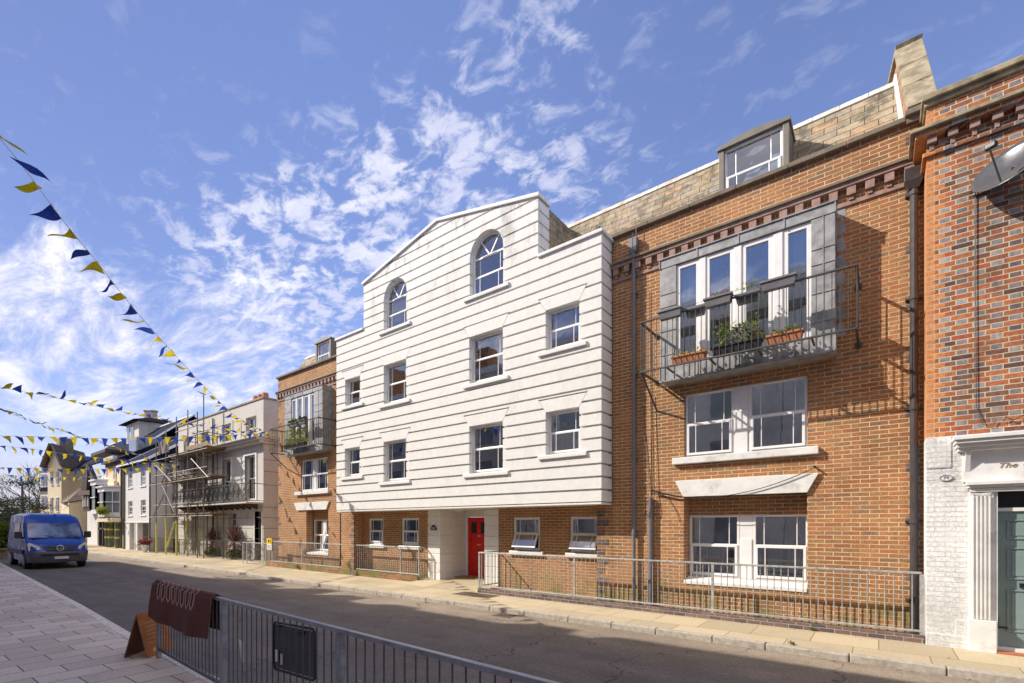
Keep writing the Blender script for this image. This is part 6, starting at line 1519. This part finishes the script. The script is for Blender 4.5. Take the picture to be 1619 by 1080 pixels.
    mb = MB(); mb.box(O.x-5.6, O.x-.5, O.y-.8, O.y+.8, O.z+.28, O.z+.42); mb.build('chassis', dk, VAN)
van()

# ------------------------------------------------------------ bunting
def bunting(pts, n, size, label, wind, seed, start=0):
    """pts: world points the cord runs through; n flags"""
    rnd = random.Random(seed); P = [Vector(p) for p in pts]
    # Catmull-Rom resample
    Q = []
    for i in range(len(P)-1):
        p0 = P[max(0, i-1)]; p1 = P[i]; p2 = P[i+1]; p3 = P[min(len(P)-1, i+2)]
        for k in range(12):
            t = k/12; Q.append(.5*((2*p1)+(-p0+p2)*t+(2*p0-5*p1+4*p2-p3)*t*t+(-p0+3*p1-3*p2+p3)*t*t*t))
    Q.append(P[-1]); L = [0]
    for a, b in zip(Q[:-1], Q[1:]): L.append(L[-1]+(b-a).length)
    def pos(s):
        for i in range(len(Q)-1):
            if L[i+1] >= s: return Q[i].lerp(Q[i+1], (s-L[i])/max(1e-9, L[i+1]-L[i]))
        return Q[-1]
    e = empty('bunting', Q[0], label, 'bunting', 'blue and yellow bunting strung over the street')
    mb = MB(); mb.tube(Q, .006, 5); mb.build('cord', PVC2, e)
    T = L[-1]
    for i in range(n):
        s = T*(i+.5)/n; a = pos(s-size*.36); b = pos(s+size*.36); d = (b-a).normalized(); mid = (a+b)/2
        side = d.cross(Vector((0,0,1))).normalized(); an = (wind+rnd.gauss(0, .30 if wind < 0 else .45))*(-1.1 if wind < 0 and i < 2 else 1); ln = size*1.15*rnd.uniform(.85, 1.1)
        dn = Vector((0,0,-1))*math.cos(an)+side*math.sin(an); dn = (dn+d*rnd.gauss(.15, .22)).normalized(); curl = rnd.uniform(-.35, .6); nrm = d.cross(dn).normalized()
        f = MB(); f.closed = False; K = 7; vs = []
        for k in range(K+1):
            t = k/K; c_ = mid+dn*ln*t+nrm*curl*ln*(.5*t*t)+nrm*.03*math.sin(t*5+i); wdt = (1-t)*(b-a)/2
            tw_ = nrm*(1-t)*.05*math.sin(i*2.3+t*4)
            vs += [c_-wdt+tw_, c_+wdt-tw_]
        f.add(vs, [(2*k, 2*k+1, 2*k+3, 2*k+2) for k in range(K)])
        f.build('flag', YELF if (i+start) % 2 == 0 else BLUEF, e, smooth=True)
end = pt(430, 688, 24.3)
def line3(pix, d0, d1):
    """cord through photo points; distance runs harmonically from d0 to d1 (straight in plan)"""
    x0, x1 = pix[0][0], pix[-1][0]; A = pt(x0, 0, d0); B = pt(x1, 0, d1); out = []
    for (px, py) in pix:
        k0, k1 = 0, 1
        for _ in range(40):
            k = (k0+k1)/2; q = A.lerp(B, k); dep = -SN*q.x+CS*q.y; lat = CS*q.x+SN*q.y
            if CX+FPX*lat/dep < px: k0 = k
            else: k1 = k
        dep = -SN*q.x+CS*q.y; out.append(pt(px, py, dep))
    return out
bunting(line3([(-30,170), (0,218), (40,268), (97,345), (150,410), (210,486), (265,548), (310,597), (350,638), (385,666), (430,687)], 5.6, 24.3), 46, .30, 'longest bunting string, crossing the sky from the top left to the stucco cornice', -1.2, 21, 0)
bunting(line3([(-25,604), (0,612), (61,624), (120,635.6), (176,647.6), (222,657), (259,664), (300,671), (356,680), (403,686), (431,688)], 13, 24.4), 40, .26, 'upper bunting string sloping gently from the left edge to the stucco cornice', 1.9, 22, 1)
bunting(line3([(-20,635), (0,645), (44,664), (83,676), (130,692), (172,704), (213,717), (241,729), (283,745)], 15, 30), 44, .26, 'bunting string sagging from the left edge down to the scaffolding', 1.2, 23, 0)
bunting(line3([(-20,688), (0,689), (93,691), (167,693.4), (222,692), (278,691), (340,689), (429,684)], 17, 24.2), 32, .30, 'nearly level bunting string ending at the stucco cornice', .1, 24, 1)
bunting(line3([(-20,701), (0,704), (65,711.5), (104,718), (139,721.7), (198,728), (250,734), (286,736)], 20, 31), 28, .30, 'bunting string dipping past the cream house roof', .2, 25, 0)
bunting(line3([(-20,738.5), (0,739), (74,741), (130,741.6), (204,741), (241,739), (286,736)], 24, 31), 27, .30, 'level bunting string across the middle of the cream house', .2, 26, 1)
bunting(line3([(-20,749), (0,750.5), (37,753), (83,755), (130,754), (172,752)], 30, 42), 26, .34, 'lowest and farthest bunting string above the van', .15, 27, 0)

# ------------------------------------------------------------ terrace on the near side (behind the camera, shades the street)
NT = empty('terrace_row', (-20, -3, 0), 'terrace of houses along the near side of the street', 'building')
hs = [(-75, -62, 10.1), (-62, -50, 10.9), (-50, -44, 9.1), (-44, -37, 10.8), (-37, -31, 10.3), (-31, -27, 11.1), (-27, -21.5, 10.5), (-21.5, -16, 10.8), (-16, -9, 11.25), (-9, -3, 11.4), (-3, 5, 11.5), (5, 14, 10.9)]
mb = MB()
for a, b, h in hs: mb.box(a+.01, b-.01, -9, -.78, -.05, h-.4)
mb.build('wall', brick('terrace_brick', [(0,(.60,.58,.54)),(1,(.66,.63,.60))], (.6,.58,.55)), NT)
mb = MB()
for a, b, h in hs: mb.box(a, b, -9, -.7, h-.399, h-.1)
mb.build('parapet', PVC2, NT)
mb = MB()
for x, h in ((-31.5, 13.0), (-27.4, 12.6), (-25.2, 12.2), (-18.9, 12.2), (-22.6, 11.9)): mb.box(x, x+.9, -2.4, -1.4, 9, h)
mb.build('chimney', BR2, NT)
mb = MB()
for a, b, h in hs:
    x = a+1
    while x < b-1.3:
        for z in (1.0, 3.8, 6.4, 8.5): mb.box(x, x+1.1, -.78, -.75, z, z+1.6)
        x += 2.3
mb.build('window', MATS['bay_glass'], NT)

# ------------------------------------------------------------ small street details
rnd = random.Random(44)
mb = MB(); mb.closed = False
for i in range(70):
    x = rnd.uniform(-20, 1); y = FK-rnd.uniform(.0, .12) if rnd.random() < .6 else rnd.uniform(8.4, 9.5); z = -.096 if y < FK else .010
    a = rnd.uniform(0, 6.28); l = rnd.uniform(.02, .05)
    mb.add([(x, y, z), (x+l*math.cos(a), y+l*math.sin(a), z+.006), (x+l*math.cos(a+1), y+l*math.sin(a+1), z+.003)], [(0,1,2)])
tag(mb.build('leaf_litter', LEAFDRY), 'scattered dry leaves and crumbs along the far kerb', 'leaf litter', kind='stuff')
for (x, y, lab) in ((-1.05, 8.345, 'tiny green weed growing in a kerb joint near the right end'), (-.9+.0, 9.66, 'small weed tuft at the foot of the right hand railing kerb')):
    mb = MB(); mb.closed = False; foliage(mb, (x, y, 0), .03, .015, .03, 26, .06, .014, 1.2); tag(mb.build('weed', LEAFG, origin=(x, y, 0)), lab, 'weed')
# gully grating in the far gutter
gx = -6.3; mb = MB(); mb.box(gx-.24, gx+.24, 7.78, 8.17, -.115, -.096)
for i in range(7): mb.box(gx-.21+i*.064, gx-.21+i*.064+.03, 7.81, 8.14, -.0955, -.088)
tag(mb.build('gully_grating', MATS['rusty_cast_iron'], origin=(gx, 7.97, -.1)), 'iron gully grating in the road beside the far kerb', 'drain cover')
